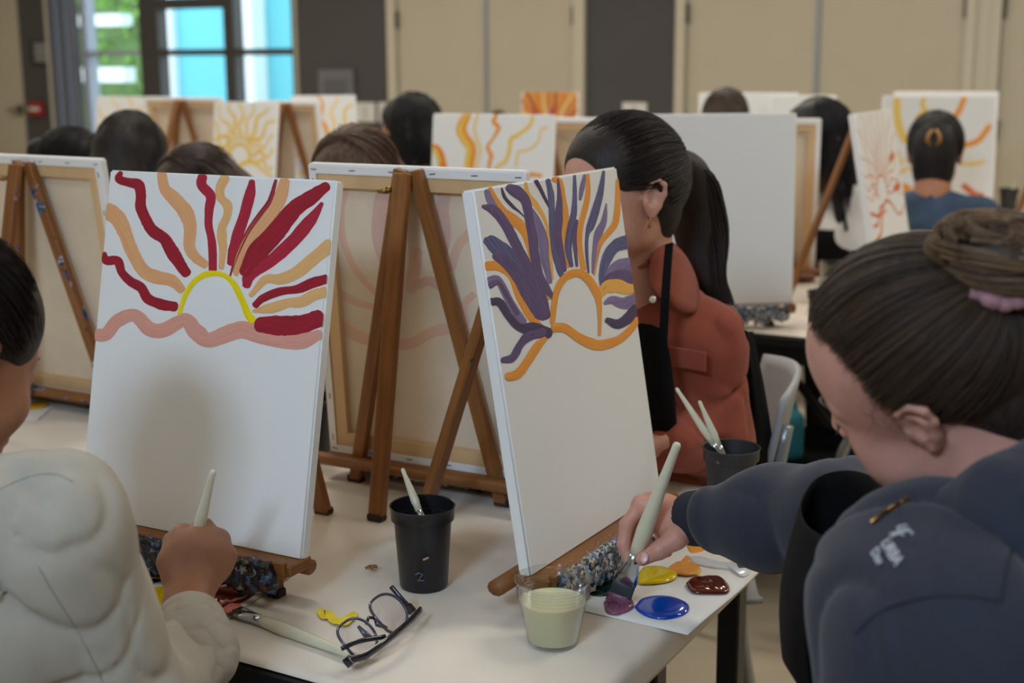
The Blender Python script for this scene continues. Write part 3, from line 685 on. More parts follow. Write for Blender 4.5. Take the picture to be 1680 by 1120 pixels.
strokes_px(cC, MC, [
 (P_GHOST, [(245,190,30),(225,300,30),(230,420,30),(270,530,32),(330,620,30),(400,690,26)]),
 (P_GHOST2, [(425,190,70),(400,300,66),(395,420,60),(430,520,60),(480,600,50)]),
 (P_GHOST, [(570,480,50),(560,560,60),(545,660,55)]), (P_GHOST2, [(700,200,70),(690,300,60),(700,420,50),(690,500,40)]),
 (P_GHOST, [(820,390,40),(760,460,40),(730,560,36)]), (P_GHOST, [(205,660,30),(280,710,36),(380,740,30)]),
 (P_GHOST, [(190,800,50),(300,870,52),(420,900,52),(540,905,52),(650,850,50),(760,840,50),(860,880,46)]),
 (P_GHOST2, [(560,640,40),(640,620,46),(740,700,36),(780,780,30)]), (P_GHOST, [(830,680,34),(790,730,32),(800,820,30)])
], ZB, y0=.0035, sgn=1, name='show_through_stroke')
# far-left canvas seen from behind: right-hand top corner is in view
ez_yaw = R(-30)
E_TR = aty(163, 262, 2.62)
E_TL = E_TR-np.array([math.cos(ez_yaw), math.sin(ez_yaw), 0])*CW
cE, ME, eE = setup(E_TL, ez_yaw, R(-7), 'back of a canvas cut by the left edge of the picture', 'wooden table easel with blue spatters at the far left', back=True, staples=True, rear_d=.2, ztop=.97, seed=9, wood=M_WOODC)

# ------------------------------------------------------------------ canvases farther back
P_FY = streak('paint_far_yellow', (240, 206, 96), (236, 196, 84)); P_FO = streak('paint_far_orange', (238, 150, 40), (240, 170, 60)); P_FP = streak('paint_far_pale', (240, 214, 150), (238, 206, 130)); P_FR = streak('paint_far_coral', (222, 130, 84), (214, 110, 64)); P_FOD = streak('paint_far_deep_orange', (232, 124, 34), (238, 150, 40))
def far(x, y, Y, yaw, lean, label, elabel, W=CW, H=CH, back=False, **kw):
    """x, y: top centre"""
    t = aty(x, y, Y); ex = np.array([math.cos(R(yaw)), math.sin(R(yaw)), 0]); kw.setdefault('detail', False)
    return setup(t-ex*W/2, R(yaw), R(lean), label, elabel, W, H, back, **kw)
def wavy(u0, v0, u1, v1, w_, amp=.03, waves=2, n=9, ph=0):
    P = []
    L = math.hypot(u1-u0, v1-v0); nx, ny = -(v1-v0)/L, (u1-u0)/L
    for i in range(n):
        t = i/(n-1); s = amp*math.sin(ph+t*waves*2*math.pi)*min(1, t*3)
        P.append((u0+(u1-u0)*t+nx*s, v0+(v1-v0)*t+ny*s, w_*(.6+.4*math.sin(math.pi*min(1, t+.2)))))
    return P
def sunrays(cu, cv, r, n, w_, ms, a0=-8, a1=188, amp=.03, R1=.7):
    out = []
    for i in range(n):
        t = R(a0+(a1-a0)*i/(n-1)); du, dv = math.cos(t), -math.sin(t)*.8
        k = min([R1]+[abs(((1.0 if du > 0 else 0)-cu)/du)*.97 if abs(du) > 1e-3 else R1]+[abs((0.01-cv)/dv) if dv < -1e-3 else R1])
        out.append((ms[i % len(ms)], wavy(cu+du*r*1.1, cv+dv*r*1.1, cu+du*k, cv+dv*k, w_, amp, 1.5, 9, i*1.3)))
    return out
def arc(cu, cv, r, w_): return [(cu+r*math.cos(R(t)), cv-.8*r*math.sin(R(t)), w_) for t in range(-15, 200, 15)]
# blank white canvas and its neighbours on the second table
cD, MD, eD = far(1184, 186, 3.63, 6, 3, 'large blank white canvas standing behind the rust jacket', 'wooden easel under the blank white canvas, tray crusted with paint', detail=True, crustm=M_CRUST2, seed=12)
cF, MF, eF = far(809, 187, 4.30, -20, 8, 'white canvas with flowing orange and yellow lines', 'wooden easel holding the canvas with flowing orange lines')
ZF = (660, 130, 4.1475)
strokes_px(cF, MF, [
 (P_FO, [(447,235,55),(402,330,68),(425,400,75),(468,470,72),(462,560,72),(450,640,66),(470,720,60)]), (P_FY, [(438,240,22),(392,330,28),(410,400,32),(450,470,34),(440,560,34),(430,640,30)]),
 (P_FP, [(515,240,20),(490,330,22),(510,410,25),(530,480,22),(510,595,20),(520,700,20)]), (P_FO, [(640,245,30),(622,290,30),(655,330,30),(620,400,20),(580,460,25),(605,520,30),(590,600,22),(600,700,20)]),
 (P_FY, [(890,250,26),(870,310,26),(800,370,30),(740,410,30),(730,480,26),(700,560,26),(640,600,22),(600,700,20)]), (P_FP, [(985,325,20),(945,345,18),(925,420,18),(870,475,20),(790,500,20),(775,600,16)]),
 (P_FOD, [(212,450,30),(245,490,60),(268,560,60),(290,640,50)]), (P_FY, [(205,460,20),(232,500,30),(252,570,30)]), (P_FO, [(830,660,34),(880,648,30),(945,655,26)])], ZF)
far(888, 193, 4.55, -22, -5, 'back of a canvas just left of the woman with the ponytail', 'wooden easel in front of the canvas back by the ponytail woman', back=True)
cD2, _, _ = far(1240, 195, 4.35, -10, -5, 'back of a canvas half hidden behind the blank white one', 'wooden easel with crossed legs beside the blank white canvas', back=True, rear_d=.20)
cJ, MJ, eJ = far(1434, 182, 4.05, 60, 11, 'narrow-looking canvas with thin coral sun lines beside the white T-shirt', 'wooden easel whose long leg slants across the black apron', rear_d=.27, rear_x=-.17)
far(1762, 178, 4.30, 62, 10, 'canvas just past the right edge of the picture', 'wooden easel whose leg shows at the right edge', rear_d=.27, rear_x=-.17)
strokes_uv(cJ, sunrays(.42, .46, .13, 15, .0055, [P_FR, P_FR, P_FOD], -5, 185, .02)+[(P_FR, arc(.42, .47, .13, .008)), (P_FR, wavy(.04, .56, .96, .58, .011, .05, 1.5)), (P_FR, wavy(.08, .64, .4, .55, .011, .03, 1)), (P_FOD, wavy(.1, .72, .45, .58, .013, .03, 1)), (P_FR, [(.72, .3, .02), (.85, .27, .024)]), (P_FR, [(.74, .47, .02), (.9, .46, .024)])])
# second row by the window
cK, MK, _ = far(213, 158, 5.85, -32, 8, 'canvas with faint yellow lines behind the dark-haired heads', 'wooden easel under the faint yellow canvas')
strokes_uv(cK, sunrays(.5, .52, .14, 11, .014, [P_FP, P_FY], amp=.04)+[(P_FY, wavy(.03, .6, .97, .6, .02, .04, 1))])
far(297, 160, 5.6, -29, -7, 'back of a canvas standing before the turquoise window', 'wooden easel against the canvas back before the turquoise window', back=True)
cH, MH, _ = far(402, 167, 5.15, -29, 8, 'canvas with a complete yellow sun and wavy rays', 'wooden easel holding the complete yellow sun', W=.30, H=.40)
strokes_uv(cH, sunrays(.45, .50, .17, 13, .016, [P_FY, P_FY, P_FP], -12, 192, .035)+[(P_FY, arc(.45, .52, .16, .013)), (P_FY, wavy(.02, .60, .98, .62, .018, .06, 1.2))], .30, .40)
far(469, 166, 5.3, -29, -6, 'back of a canvas between two yellow sun paintings', 'dark wooden easel standing between two yellow sun paintings', back=True, W=.30, H=.40)
cI, MI, _ = far(531, 156, 5.38, 14, 8, 'canvas with peach and yellow rays beside the charcoal wall', 'wooden easel under the peach and yellow rays', W=.25, H=.40)
strokes_uv(cI, sunrays(.55, .55, .16, 10, .015, [P_FY, P_FP, P_FO], amp=.04)+[(P_FP, wavy(.05, .75, .98, .62, .016, .05, 1))], .25, .40)
cN, MN, _ = far(902, 151, 6.45, -12, 8, 'finished canvas densely covered in orange and coral rays', 'wooden easel holding the finished orange sun', W=.27, H=.34)
strokes_uv(cN, [(P_FO, [(.5, .99, .27), (.5, .5, .27), (.5, .01, .27)])]+sunrays(.5, .62, .12, 25, .017, [P_FR, P_FP, P_FOD, P_RED2], -20, 200, .01, R1=.9)+[(P_FY, [(.40, .60, .05), (.5, .56, .06), (.6, .60, .05)])], .27, .34)
# third row at the right
cQ, MQ, _ = far(1541, 157, 5.75, -14, 8, 'canvas with wide orange rays in front of the denim jacket', 'wooden easel in front of the denim jacket', W=.455, H=.56)
strokes_uv(cQ, [(P_FY, [(.13, .03, .03), (.15, .2, .03), (.22, .34, .03)]), (P_FY, wavy(.37, .02, .33, .25, .02)), (P_FO, [(.72, .02, .024), (.66, .14, .026), (.56, .22, .024)]), (P_FO, [(.95, .22, .024), (.85, .33, .026), (.70, .37, .024)]),
                (P_FP, [(.92, .48, .02), (.8, .5, .02), (.7, .49, .018)]), (P_FR, [(.92, .73, .024), (.85, .72, .026), (.75, .66, .026)]), (P_FY, [(.95, .82, .024), (.85, .83, .026), (.74, .80, .02)]), (P_FP, wavy(.08, .42, .28, .5, .018)), (P_FY, wavy(.08, .52, .28, .56, .018)), (P_FO, [(.1, .72, .04), (.2, .68, .04), (.28, .70, .03)])], .455, .56)
far(1552, 150, 6.3, -14, 8, 'blank canvas edge peeking above the wide orange rays', 'wooden easel behind the wide orange rays', W=.455, H=.56)
far(1228, 152, 6.5, -10, 8, 'pale blank canvas behind the short brown hair', 'wooden easel behind the short brown hair', W=.46, H=.56)
far(1318, 156, 6.35, -8, 8, 'pale canvas peeking out left of the long black hair', 'wooden easel left of the long black hair', W=.30, H=.50)
# ------------------------------------------------------------------ small things on the tables
def basis(z, ref=(0, 0, 1)):
    z = unit(z); x = np.cross(np.array(ref, float), z)
    if np.linalg.norm(x) < 1e-6: x = np.cross((1, 0, 0), z)
    x = unit(x); return np.stack([x, np.cross(z, x), z], 1)
M_HANDLE = mat('brush_handle_cream', (216, 212, 186), .35, .04, 30, coat=.3)
M_FERR = mat('brush_ferrule_steel', (190, 196, 200), .22, metal=1)
def rings(mb, prof, c, B, seg=16):
    """prof rows: (distance, rx, ry)"""
    vs = []; fs = []; n = len(prof)
    for (d, rx, ry) in prof:
        for k in range(seg):
            t = 2*math.pi*k/seg; vs.append(np.array(c)+B@np.array([rx*math.cos(t), ry*math.sin(t), d]))
    for i in range(n-1):
        for k in range(seg):
            l = (k+1) % seg; fs.append((i*seg+k, i*seg+l, (i+1)*seg+l, (i+1)*seg+k))
    fs.append(tuple(range(seg))[::-1]); fs.append(tuple(range((n-1)*seg, n*seg))); return mb.add(vs, fs)
def brush(tip, top, label, w=.011, bl=.022, fl=.04, hr=.0072, ref=(0, 0, 1), bristle=(60, 70, 72), loaded=None):
    """paint brush with flat bristles of half width w; ref fixes the plane of the flat"""
    tip = np.array(tip, float); top = np.array(top, float); L = np.linalg.norm(top-tip)
    o = empty('paint_brush', tip, label, 'brush'); B = basis(top-tip, ref)
    c = (0, 0, 0); h0 = bl+fl
    rings(MB(), [(0, w*.92, .0016), (.004, w, .0028), (bl*.7, w, .0042), (bl+.002, w*.98, .0044)], c, B).build('bristles', mat('bristle_%d_%d_%d' % bristle, bristle, .5, .2, 200), o, smooth=True)
    rings(MB(), [(bl-.001, w*1.03, .0047), (bl+fl*.35, w*.92, .0056), (bl+fl*.7, hr*.95, hr*.86), (h0, hr*.93, hr*.93)], c, B).build('ferrule', M_FERR, o, smooth=True)
    rings(MB(), [(h0-.002, hr*.86, hr*.86), (h0+.012, hr*.98, hr*.98), (h0+(L-h0)*.22, hr*1.12, hr*1.12), (h0+(L-h0)*.45, hr*.96, hr*.96), (h0+(L-h0)*.75, hr*.66, hr*.66), (L-.012, hr*.55, hr*.55), (L-.004, hr*.55, hr*.55), (L-.001, hr*.42, hr*.42), (L, hr*.15, hr*.15)], c, B).build('handle', M_HANDLE, o, smooth=True)
    if loaded:
        q = MB(); rng = np.random.default_rng(4)
        rings(q, [(-.004, w*.5, .003), (.0, w*1.0, .0055), (.006, w*1.12, .0065), (.012, w*1.05, .0055), (.016, w*.8, .004)], c, B)
        q.v = [tuple(np.array(v)+rng.normal(size=3)*.0008) for v in q.v]; q.build('wet_paint', loaded, o, smooth=True)
    return o
M_CUP = speckled('black_cup_plastic', (24, 25, 29), [(70, 96, 130), (18, 18, 20), (120, 124, 130), (30, 40, 70)], .735, 26, .38, uv=False, wood=False, scale2=60)
M_CUPG = speckled('charcoal_cup_plastic', (48, 48, 50), [(120, 110, 118), (40, 40, 42), (170, 170, 172), (80, 70, 90)], .72, 30, .5, uv=False, wood=False, scale2=60)
def black_cup(c, label, m=M_CUP, rt=.046, rb=.0335, h=.117, water=True, name='plastic_cup'):
    o = empty(name, c, label, 'cup')
    lip = .020; t = .0016; rl = rt-.0035
    body = [(0, .002), (rb-.004, .002), (rb-.001, .0), (rb, .002), (rl-.003, h-lip-.004), (rl-.002, h-lip)]
    inn = [(rl-.0046, h-lip), (rb-.002, .006), (0, .005)]
    autosmooth(MB().lathe(body+inn, 40).build('cup_body', m, o), 45)
    autosmooth(MB().lathe([(rl-.003, h-lip-.001), (rt-.0022, h-lip), (rt-.0018, h-.003), (rt, h-.001), (rt-.0008, h), (rt-.0022, h-.001), (rt-.0036, h-lip+.0005), (rl-.0046, h-lip-.001)], 40).build('rim_band', m, o), 45)
    if water: MB().lathe([(0, h*.55), (rb+(rl-.003-rb)*.55-.0025, h*.55)], 32).build('paint_water', mat('murky_water', (34, 30, 40), .05), o)
    return o
H1 = .117
c1 = atz(693, 827, TZ+.004+H1); c1[2] = TZ+.004
cup1 = black_cup(c1, 'black plastic cup with paint flecks standing alone mid-table')
MB().box((0, 0, 0), (.0042, .0006, .0012), None, .0004).build('paint_fleck', mat('fleck_peach', (206, 150, 124), .6), cup1, Matrix.Translation((.006, -.0405, .053)) @ Matrix.Rotation(R(-25), 4, 'Y'))
cv = []
for t in np.linspace(0, 1, 14): cv.append((-.004+.008*(.5-.5*math.cos(t*math.pi*1.6)), -.0372+.0*t, .028-.009*t))
MB().tube([(-.009, -.0372, .029), (-.004, -.0373, .0315), (.001, -.0375, .029), (-.003, -.0368, .023), (-.006, -.0362, .020), (.003, -.0364, .020)], .0007, 6).build('painted_figure', mat('fleck_blue', (96, 118, 150), .6), cup1)
c2 = atz(1200, 732, TZ+.004+H1); c2[2] = TZ+.004
cup2 = black_cup(c2, 'charcoal plastic cup holding two brushes behind the sleeve', M_CUPG)
c3 = atz(512, 650, TZ+.004+H1); c3[2] = TZ+.004
black_cup(c3, 'black plastic cup glimpsed between the red sun and the canvas back')
def stuck_brush(cup, ptop, pin, Y1, label, extra=.055, w=.006):
    a = aty(*ptop, Y1); b = aty(*pin, cup[1]-.005); d = unit(b-a); brush(b+d*extra, a, label, w, .016, .03, .0055, ref=(0, 1, 0))
stuck_brush(c1, (660, 768), (686, 834), c1[1]+.03, 'slim cream brush leaning in the lone black cup', .05)
stuck_brush(c2, (1109, 636), (1166, 722), c2[1]+.02, 'cream brush leaning far left in the charcoal cup', .05)
stuck_brush(c2, (1147, 657), (1177, 726), c2[1]+.01, 'thicker cream brush standing more upright in the charcoal cup', .05)
# clear cup of cloudy water
def clearmat(name, tint, refl):
    m = bpy.data.materials.new(name); m.use_nodes = True; N = m.node_tree.nodes; L = m.node_tree.links
    for n in list(N): N.remove(n)
    o = N.new('ShaderNodeOutputMaterial'); t = N.new('ShaderNodeBsdfTransparent'); g = N.new('ShaderNodeBsdfGlossy'); g.inputs['Roughness'].default_value = .06
    t.inputs[0].default_value = (*tint, 1); fr = N.new('ShaderNodeLayerWeight'); fr.inputs[0].default_value = refl
    mx = N.new('ShaderNodeMixShader'); L.new(fr.outputs['Facing'], mx.inputs[0]); L.new(t.outputs[0], mx.inputs[1]); L.new(g.outputs[0], mx.inputs[2]); L.new(mx.outputs[0], o.inputs[0]); return m
M_CLEAR = clearmat('clear_plastic', (.95, .96, .95), .22)
cc = atz(907, 1052, TZ+.004); cc[2] = TZ+.0042
cup4 = empty('clear_cup', cc, 'clear plastic cup of cloudy yellowish water at the table corner', 'cup')
hh = .084
autosmooth(MB().lathe([(0, .003), (.028, .003), (.030, .0), (.032, .002), (.0435, hh*.70), (.0445, hh*.72), (.0455, hh*.94), (.0475, hh*.955), (.0492, hh), (.0478, hh+.0008), (.0462, hh*.96), (.0445, hh*.94), (.0435, hh*.725), (.0422, hh*.70), (.031, .004), (0, .004)], 48).build('cup_wall', M_CLEAR, cup4), 60)
for zz in (.74, .79, .84, .89): MB().tube([(.0452*math.cos(t)*(1+(zz-.8)*.08), .0452*math.sin(t)*(1+(zz-.8)*.08), hh*zz) for t in np.linspace(0, 2*math.pi, 40, endpoint=False)], .0005, 5, False, 1, True).build('ridge', M_CLEAR, cup4, smooth=True)
autosmooth(MB().lathe([(0, .0045), (.0305, .0045), (.0395, hh*.60), (.0405, hh*.66), (0, hh*.66)], 48).build('cloudy_water', mat('cloudy_water', (226, 224, 178), .12, sss=.5), cup4), 40)
# cups on the second table
c5 = atz(1366, 438, TZ+.09); c5[2] = TZ+.004
o5 = empty('clear_cup', c5, 'clear cup standing behind the black apron edge', 'cup'); autosmooth(MB().lathe([(0, .001), (.03, .001), (.044, .1), (.0455, .1), (.043, .098), (.029, .004), (0, .004)], 32).build('cup_wall', M_CLEAR, o5), 60)
c6 = atz(1350, 474, TZ+.10); c6[2] = TZ+.004
black_cup(c6, 'dark paint-splashed cup near the crossed easel legs', M_CRUST, .043, .034, .09)
c7 = atz(1656, 306, TZ+.13); c7[2] = TZ+.004
black_cup(c7, 'black brush jar at the right edge behind the denim jacket', M_CUP)
stuck_brush(c7, (1664, 300), (1656, 330), c7[1], 'cream brush standing in the black jar at the right edge')

def dab(o, pts, h, m, z, name='paint_dab', ripple=0, seed=0, jit=0):
    """glossy blob of paint from a closed outline given in picture points, lying at height z"""
    P = [tuple(atz(x, y, z)[:2]) for (x, y) in pts]; Q = crom(P+[P[0]], 6)[:-1]; c = Q.mean(0); rng = np.random.default_rng(seed)
    vs = []; fs = []; n = len(Q); prof = [(1.0, 0), (1.0, .25), (.97, .55), (.9, .78), (.75, .93), (.5, 1.0), (.25, 1.0)]
    loc = np.array(o.matrix_world.translation) if o else np.zeros(3)
    inv = np.array(o.matrix_world.inverted())
    def W(x, y, zz): return (inv @ np.array([x, y, zz, 1]))[:3]
    for (s, hh_) in prof:
        for q in Q:
            d = c+(q-c)*s; vs.append(W(d[0], d[1], z+h*hh_*(1+jit*rng.normal()*(s < .95))+ripple*math.sin(d[0]*420+d[1]*160)*(1-s**4)))
    vs.append(W(c[0], c[1], z+h))
    for i in range(len(prof)-1):
        for k in range(n):
            l = (k+1) % n; fs.append((i*n+k, i*n+l, (i+1)*n+l, (i+1)*n+k))
    b = (len(prof)-1)*n
    for k in range(n): fs.append((b+k, b+(k+1) % n, len(vs)-1))
    mb = MB(); mb.add(vs, fs); return mb.build(name, m, o, smooth=True)
def ell(cx, cy, rx, ry, rot=0, n=10, wob=.08, seed=1):
    rng = random.Random(seed); out = []
    for k in range(n):
        t = 2*math.pi*k/n; q = 1+rng.uniform(-wob, wob); x, y = rx*q*math.cos(t), ry*q*math.sin(t); c, s = math.cos(R(rot)), math.sin(R(rot))
        out.append((cx+x*c-y*s, cy+x*s+y*c))
    return out
def wet(name, rgb, r=.12): return mat(name, rgb, r, coat=.6)
def sheet(corners, label, curl=None, z=TZ+.0052):
    """sheet of paper from four plan corners, gently curled"""
    n = 14; C = [np.array(c, float) for c in corners]; cen = sum(C)/4
    o = empty('palette_sheet', (cen[0], cen[1], z), label, 'paper'); vs = []
    for i in range(n+1):
        for j in range(n+1):
            u, v = i/n, j/n; q = C[0]*(1-u)*(1-v)+C[1]*u*(1-v)+C[2]*u*v+C[3]*(1-u)*v
            vs.append((q[0]-cen[0], q[1]-cen[1], (curl(u, v) if curl else 0)))
    fs = [(i*(n+1)+j, (i+1)*(n+1)+j, (i+1)*(n+1)+j+1, i*(n+1)+j+1) for i in range(n) for j in range(n)]
    mb = MB(); mb.add(vs, fs); s = mb.build('sheet', M_SHEET, o, smooth=True); md_ = s.modifiers.new('t', 'SOLIDIFY'); md_.thickness = .0004; md_.offset = -1
    bpy.context.view_layer.update(); return o
zp = TZ+.0052
N_ = atz(1128, 1041, zp)[:2]; E_ = atz(1265, 923, zp)[:2]; dNE = E_-N_; per = np.array([-dNE[1], dNE[0]]); per = per/np.linalg.norm(per)*.214
palR = sheet([N_, E_, E_+per, N_+per], 'white palette sheet with many paint blobs under the right hand', lambda u, v: .006*max(0, u-.75)*(1-v)**2*4+.0008*math.sin(u*9))
bpy.context.view_layer.update()
zd = zp+.0012
dab(palR, [(968, 952), (982, 945), (1000, 948), (1011, 962), (1006, 974), (985, 978), (968, 974), (964, 962)], .0035, wet('wet_green', (10, 40, 38)), zd)
dab(palR, ell(1014, 918, 20, 12), .003, wet('wet_black', (18, 14, 16)), zd)
dab(palR, ell(1052, 890, 20, 8), .003, wet('wet_black', (18, 14, 16)), zd)
dab(palR, [(990, 990), (1002, 981), (1020, 979), (1036, 985), (1040, 996), (1028, 1004), (1010, 1009), (994, 1004)], .006, mat('wet_mauve', (140, 84, 112), .3, .35, 160, coat=.4), zd, ripple=.0008, jit=.12)
dab(palR, [(1041, 996), (1052, 984), (1076, 979), (1104, 981), (1126, 990), (1131, 1000), (1120, 1010), (1092, 1016), (1066, 1013), (1048, 1004)], .005, wet('wet_blue', (8, 70, 172)), zd)
dab(palR, [(1125, 958), (1136, 949), (1152, 947), (1176, 946), (1190, 954), (1197, 966), (1192, 973), (1166, 974), (1140, 973), (1130, 967)], .005, wet('wet_brown', (92, 32, 18), .08), zd, ripple=.0007)
dab(palR, [(1045, 946), (1056, 932), (1080, 930), (1104, 936), (1111, 945), (1098, 954), (1070, 958), (1048, 957)], .0045, wet('wet_yellow', (240, 208, 0)), zd)
dab(palR, [(1098, 930), (1112, 922), (1132, 922), (1146, 928), (1148, 938), (1130, 944), (1108, 941), (1096, 937)], .0035, mat('wet_orange', (238, 164, 84), .3, .1, 90), zd+.001, ripple=.0004)
dab(palR, [(1131, 938), (1143, 930), (1150, 934), (1146, 942), (1136, 943)], .0025, wet('wet_yellow', (240, 208, 0)), zd)
dab(palR, [(1129, 914), (1146, 914), (1168, 920), (1196, 925), (1218, 922), (1233, 930), (1230, 942), (1216, 946), (1200, 936), (1170, 932), (1140, 925)], .0035, wet('wet_white', (226, 232, 240), .25), zd, ripple=.0003)
dab(palR, [(1208, 928), (1218, 923), (1230, 928), (1234, 934), (1224, 933), (1212, 934)], .0042, mat('wet_plum', (96, 66, 96), .4, .4, 200), zd+.001)
dab(palR, [(1126, 895), (1142, 894), (1160, 898), (1154, 905), (1134, 907)], .0015, mat('dry_orange', (240, 166, 66), .5), zd)
dab(palR, [(1118, 920), (1126, 912), (1132, 915), (1128, 922)], .002, mat('wet_orange', (238, 164, 84), .3), zd)
dab(palR, [(1082, 906), (1094, 900), (1103, 904), (1100, 912), (1086, 914)], .003, wet('wet_red', (180, 20, 24)), zd)
# left palette
e0 = atz(355, 1028, zp)[:2]; e1 = atz(447, 965, zp)[:2]; dE = unit(e1-e0); per2 = np.array([-dE[1], dE[0]])
q0 = e0-dE*.03; q1 = q0+dE*.216
palL = sheet([q0, q1, q1+per2*.279, q0+per2*.279], 'white palette sheet with red and yellow paint beside the hand', None)
dab(palL, [(205, 940), (230, 931), (255, 934), (269, 943), (262, 953), (235, 957), (210, 953)], .004, wet('wet_black_green', (12, 20, 22)), zd)
dab(palL, [(228, 980), (246, 967), (270, 964), (285, 972), (284, 992), (262, 998), (238, 994)], .004, wet('wet_yellow', (240, 208, 0)), zd)
dab(palL, [(330, 985), (356, 965), (388, 962), (412, 965), (420, 971), (406, 982), (380, 996), (352, 1003), (336, 1000)], .004, wet('wet_dark_red', (120, 12, 18)), zd, ripple=.0002)
dab(palL, [(325, 1012), (340, 1003), (356, 1008), (352, 1018), (336, 1022)], .002, wet('wet_white', (226, 232, 240), .25), zd)
dab(palL, [(334, 1006), (343, 1002), (347, 1008), (339, 1013)], .003, wet('wet_yellow', (240, 208, 0)), zd)
bpy.context.view_layer.update()
# smears on the table paper (stuck to it)
def smear(o, path, m, z):
    Lp, Rp = edges([(x, y, w_) for (x, y, w_) in path], 6, .10); inv = np.array(o.matrix_world.inverted())
    vs = []; fs = []
    for i in range(len(Lp)):
        for q in (Lp[i], Rp[i]): vs.append((inv @ np.append(atz(q[0], q[1], z), 1))[:3])
        if i: fs.append((2*i-2, 2*i, 2*i+1, 2*i-1))
    MB().add(vs, fs).build('paint_smear', m, o)
for nm, pth in (('s1', [(523, 1001, 10), (532, 1008, 16), (540, 1003, 8)]), ('s2', [(538, 1006, 12), (548, 1016, 12), (562, 1019, 13), (572, 1014, 14), (582, 1006, 10)])):
    smear(PC, pth, mat('dry_yellow_smear', (238, 214, 30), .7, .12, 60), TZ+.0052+(.0004 if nm == 's2' else 0))
# lying brush and the held brushes
tb = atz(376, 997, TZ+.012); te = atz(598, 1083, TZ+.010)
brush(tb, te, 'wide brush with pink-loaded tip lying below the red paint', .0125, .024, .040, .0080, (0, 0, 1), (36, 40, 42), mat('wet_salmon', (214, 124, 112), .35, .3, 120))
B1_TIP = atz(1012, 990, TZ+.010); B1_TOP = aty(1112, 726, 1.655)
brush(B1_TIP, B1_TOP, 'wide pale brush held in the right hand over mauve paint', .0155, .036, .046, .0098, (.3, 1, 0), (52, 62, 66), mat('wet_mauve2', (128, 80, 104), .35, .3, 160))
B2_TOP = aty(350, 771, 1.60); B2_IN = aty(325, 872, 1.625); B2_TIP = B2_TOP+(B2_IN-B2_TOP)*1.95
brush(B2_TIP, B2_TOP, 'cream brush held upright in the left hand', .008, .02, .035, .0076, (.3, 1, 0), (60, 50, 50))
# curl of wood-coloured wire
cw = atz(609, 935, TZ+.006)
cwo = empty('wire_curl', cw, 'tiny tangled brown wire ring on the paper by the black cup', 'wire')
pts = []
for t in np.linspace(0, 1, 60):
    a = t*2*math.pi*2.6; pts.append((.0055*math.cos(a)*(1-.3*t)+.004*math.sin(3*a), .006*math.sin(a)+.004*t, .001+.004*abs(math.sin(a*1.3))))
MB().tube(pts, .0007, 6).build('wire', mat('wire_brown', (150, 112, 66), .4, metal=.3), cwo, smooth=True)
# spectacles
def spectacles():
    M_F = mat('spectacle_frame', (30, 28, 40), .2, coat=.5); M_F2 = clearmat('spectacle_lens', (.92, .92, .95), .12); M_T = mat('spectacle_frame_smoke', (70, 66, 86), .2, coat=.4)
    p0 = atz(583, 1098, TZ+.010); p1 = atz(684, 1012, TZ+.014); x = unit(p1-p0); up = unit(np.array([-.55, .25, .62])); up = unit(up-x*(up@x)); nrm = np.cross(x, up)
    wf = np.linalg.norm(p1-p0); o = empty('spectacles', p0, 'folded dark plastic spectacles lying on the near table edge', 'glasses')
    P = lambda u, v, d=0: x*(u*wf)+up*v+nrm*d
    S = wf/.14
    for k, uc in enumerate((.25, .75)):
        pts = []
        for t in np.linspace(0, 2*math.pi, 40, endpoint=False):
            c, s = math.cos(t), math.sin(t); e = 2.6
            r = 1/((abs(c)**e+abs(s)**e)**(1/e)); pts.append(P(uc+.19*c*r, .024*S+.0225*S*s*r, .003*math.cos(t*2)))
        rim = MB(); rim.tube(pts, .0019, 8, False, 1, True); rim.build('rim', M_T if k else M_T, o, smooth=True)
        lm = MB(); lm.add(pts+[sum(pts)/len(pts)], [(i, (i+1) % 40, 40) for i in range(40)]); lm.build('lens', M_F2, o, smooth=True)
        MB().tube([P(uc+(.14 if k == 0 else -.14), .012*S), P(uc+(.15 if k == 0 else -.15), .022*S, -.006), P(uc+(.13 if k == 0 else -.13), .034*S, -.004)], [.002, .0042, .002], 8).build('nose_pad', M_T, o, smooth=True)
    MB().tube([P(.44, .030*S), P(.5, .034*S, .002), P(.56, .030*S)], .0022, 8).build('bridge', M_F, o, smooth=True)
    MB().tube(crom([P(.0, .012*S, .001), P(.12, .004*S, .012), P(.4, .0015, .022), P(.75, .0015, .016), P(1.03, .004, .008)], 6), .0033, 8, True, 1.5).build('temple', M_F, o, smooth=True)
    MB().tube(crom([P(1.0, .012*S, .001), P(1.03, .028*S, -.004), P(1.045, .046*S, -.006)], 6), .0028, 8, True, 1.4).build('temple', M_F, o, smooth=True)
    MB().tube(crom([P(.02, .026*S, .001), P(.15, .02*S, .012), P(.36, .006*S, .02)], 6), .0024, 8, True, 1.4).build('temple_tip', M_F, o, smooth=True)
    MB().box(P(.0, .011*S), (.004, .005, .006), np.stack([x, nrm, up], 1), .001).build('hinge', M_F, o); MB().box(P(1.0, .012*S), (.004, .005, .006), np.stack([x, nrm, up], 1), .001).build('hinge', M_F, o)
spectacles()
# paper with yellow paint under the far-left easel
q = [atz(40, 664, zp)[:2], atz(96, 660, zp)[:2], atz(60, 690, zp)[:2], atz(20, 690, zp)[:2]]
ys = sheet([q[3], q[2], q[1], q[0]], 'palette sheet with golden paint by the far left easel', None)
dab(ys, [(42, 665), (58, 659), (80, 661), (74, 668), (52, 671)], .003, wet('wet_gold', (232, 180, 40)), zd)
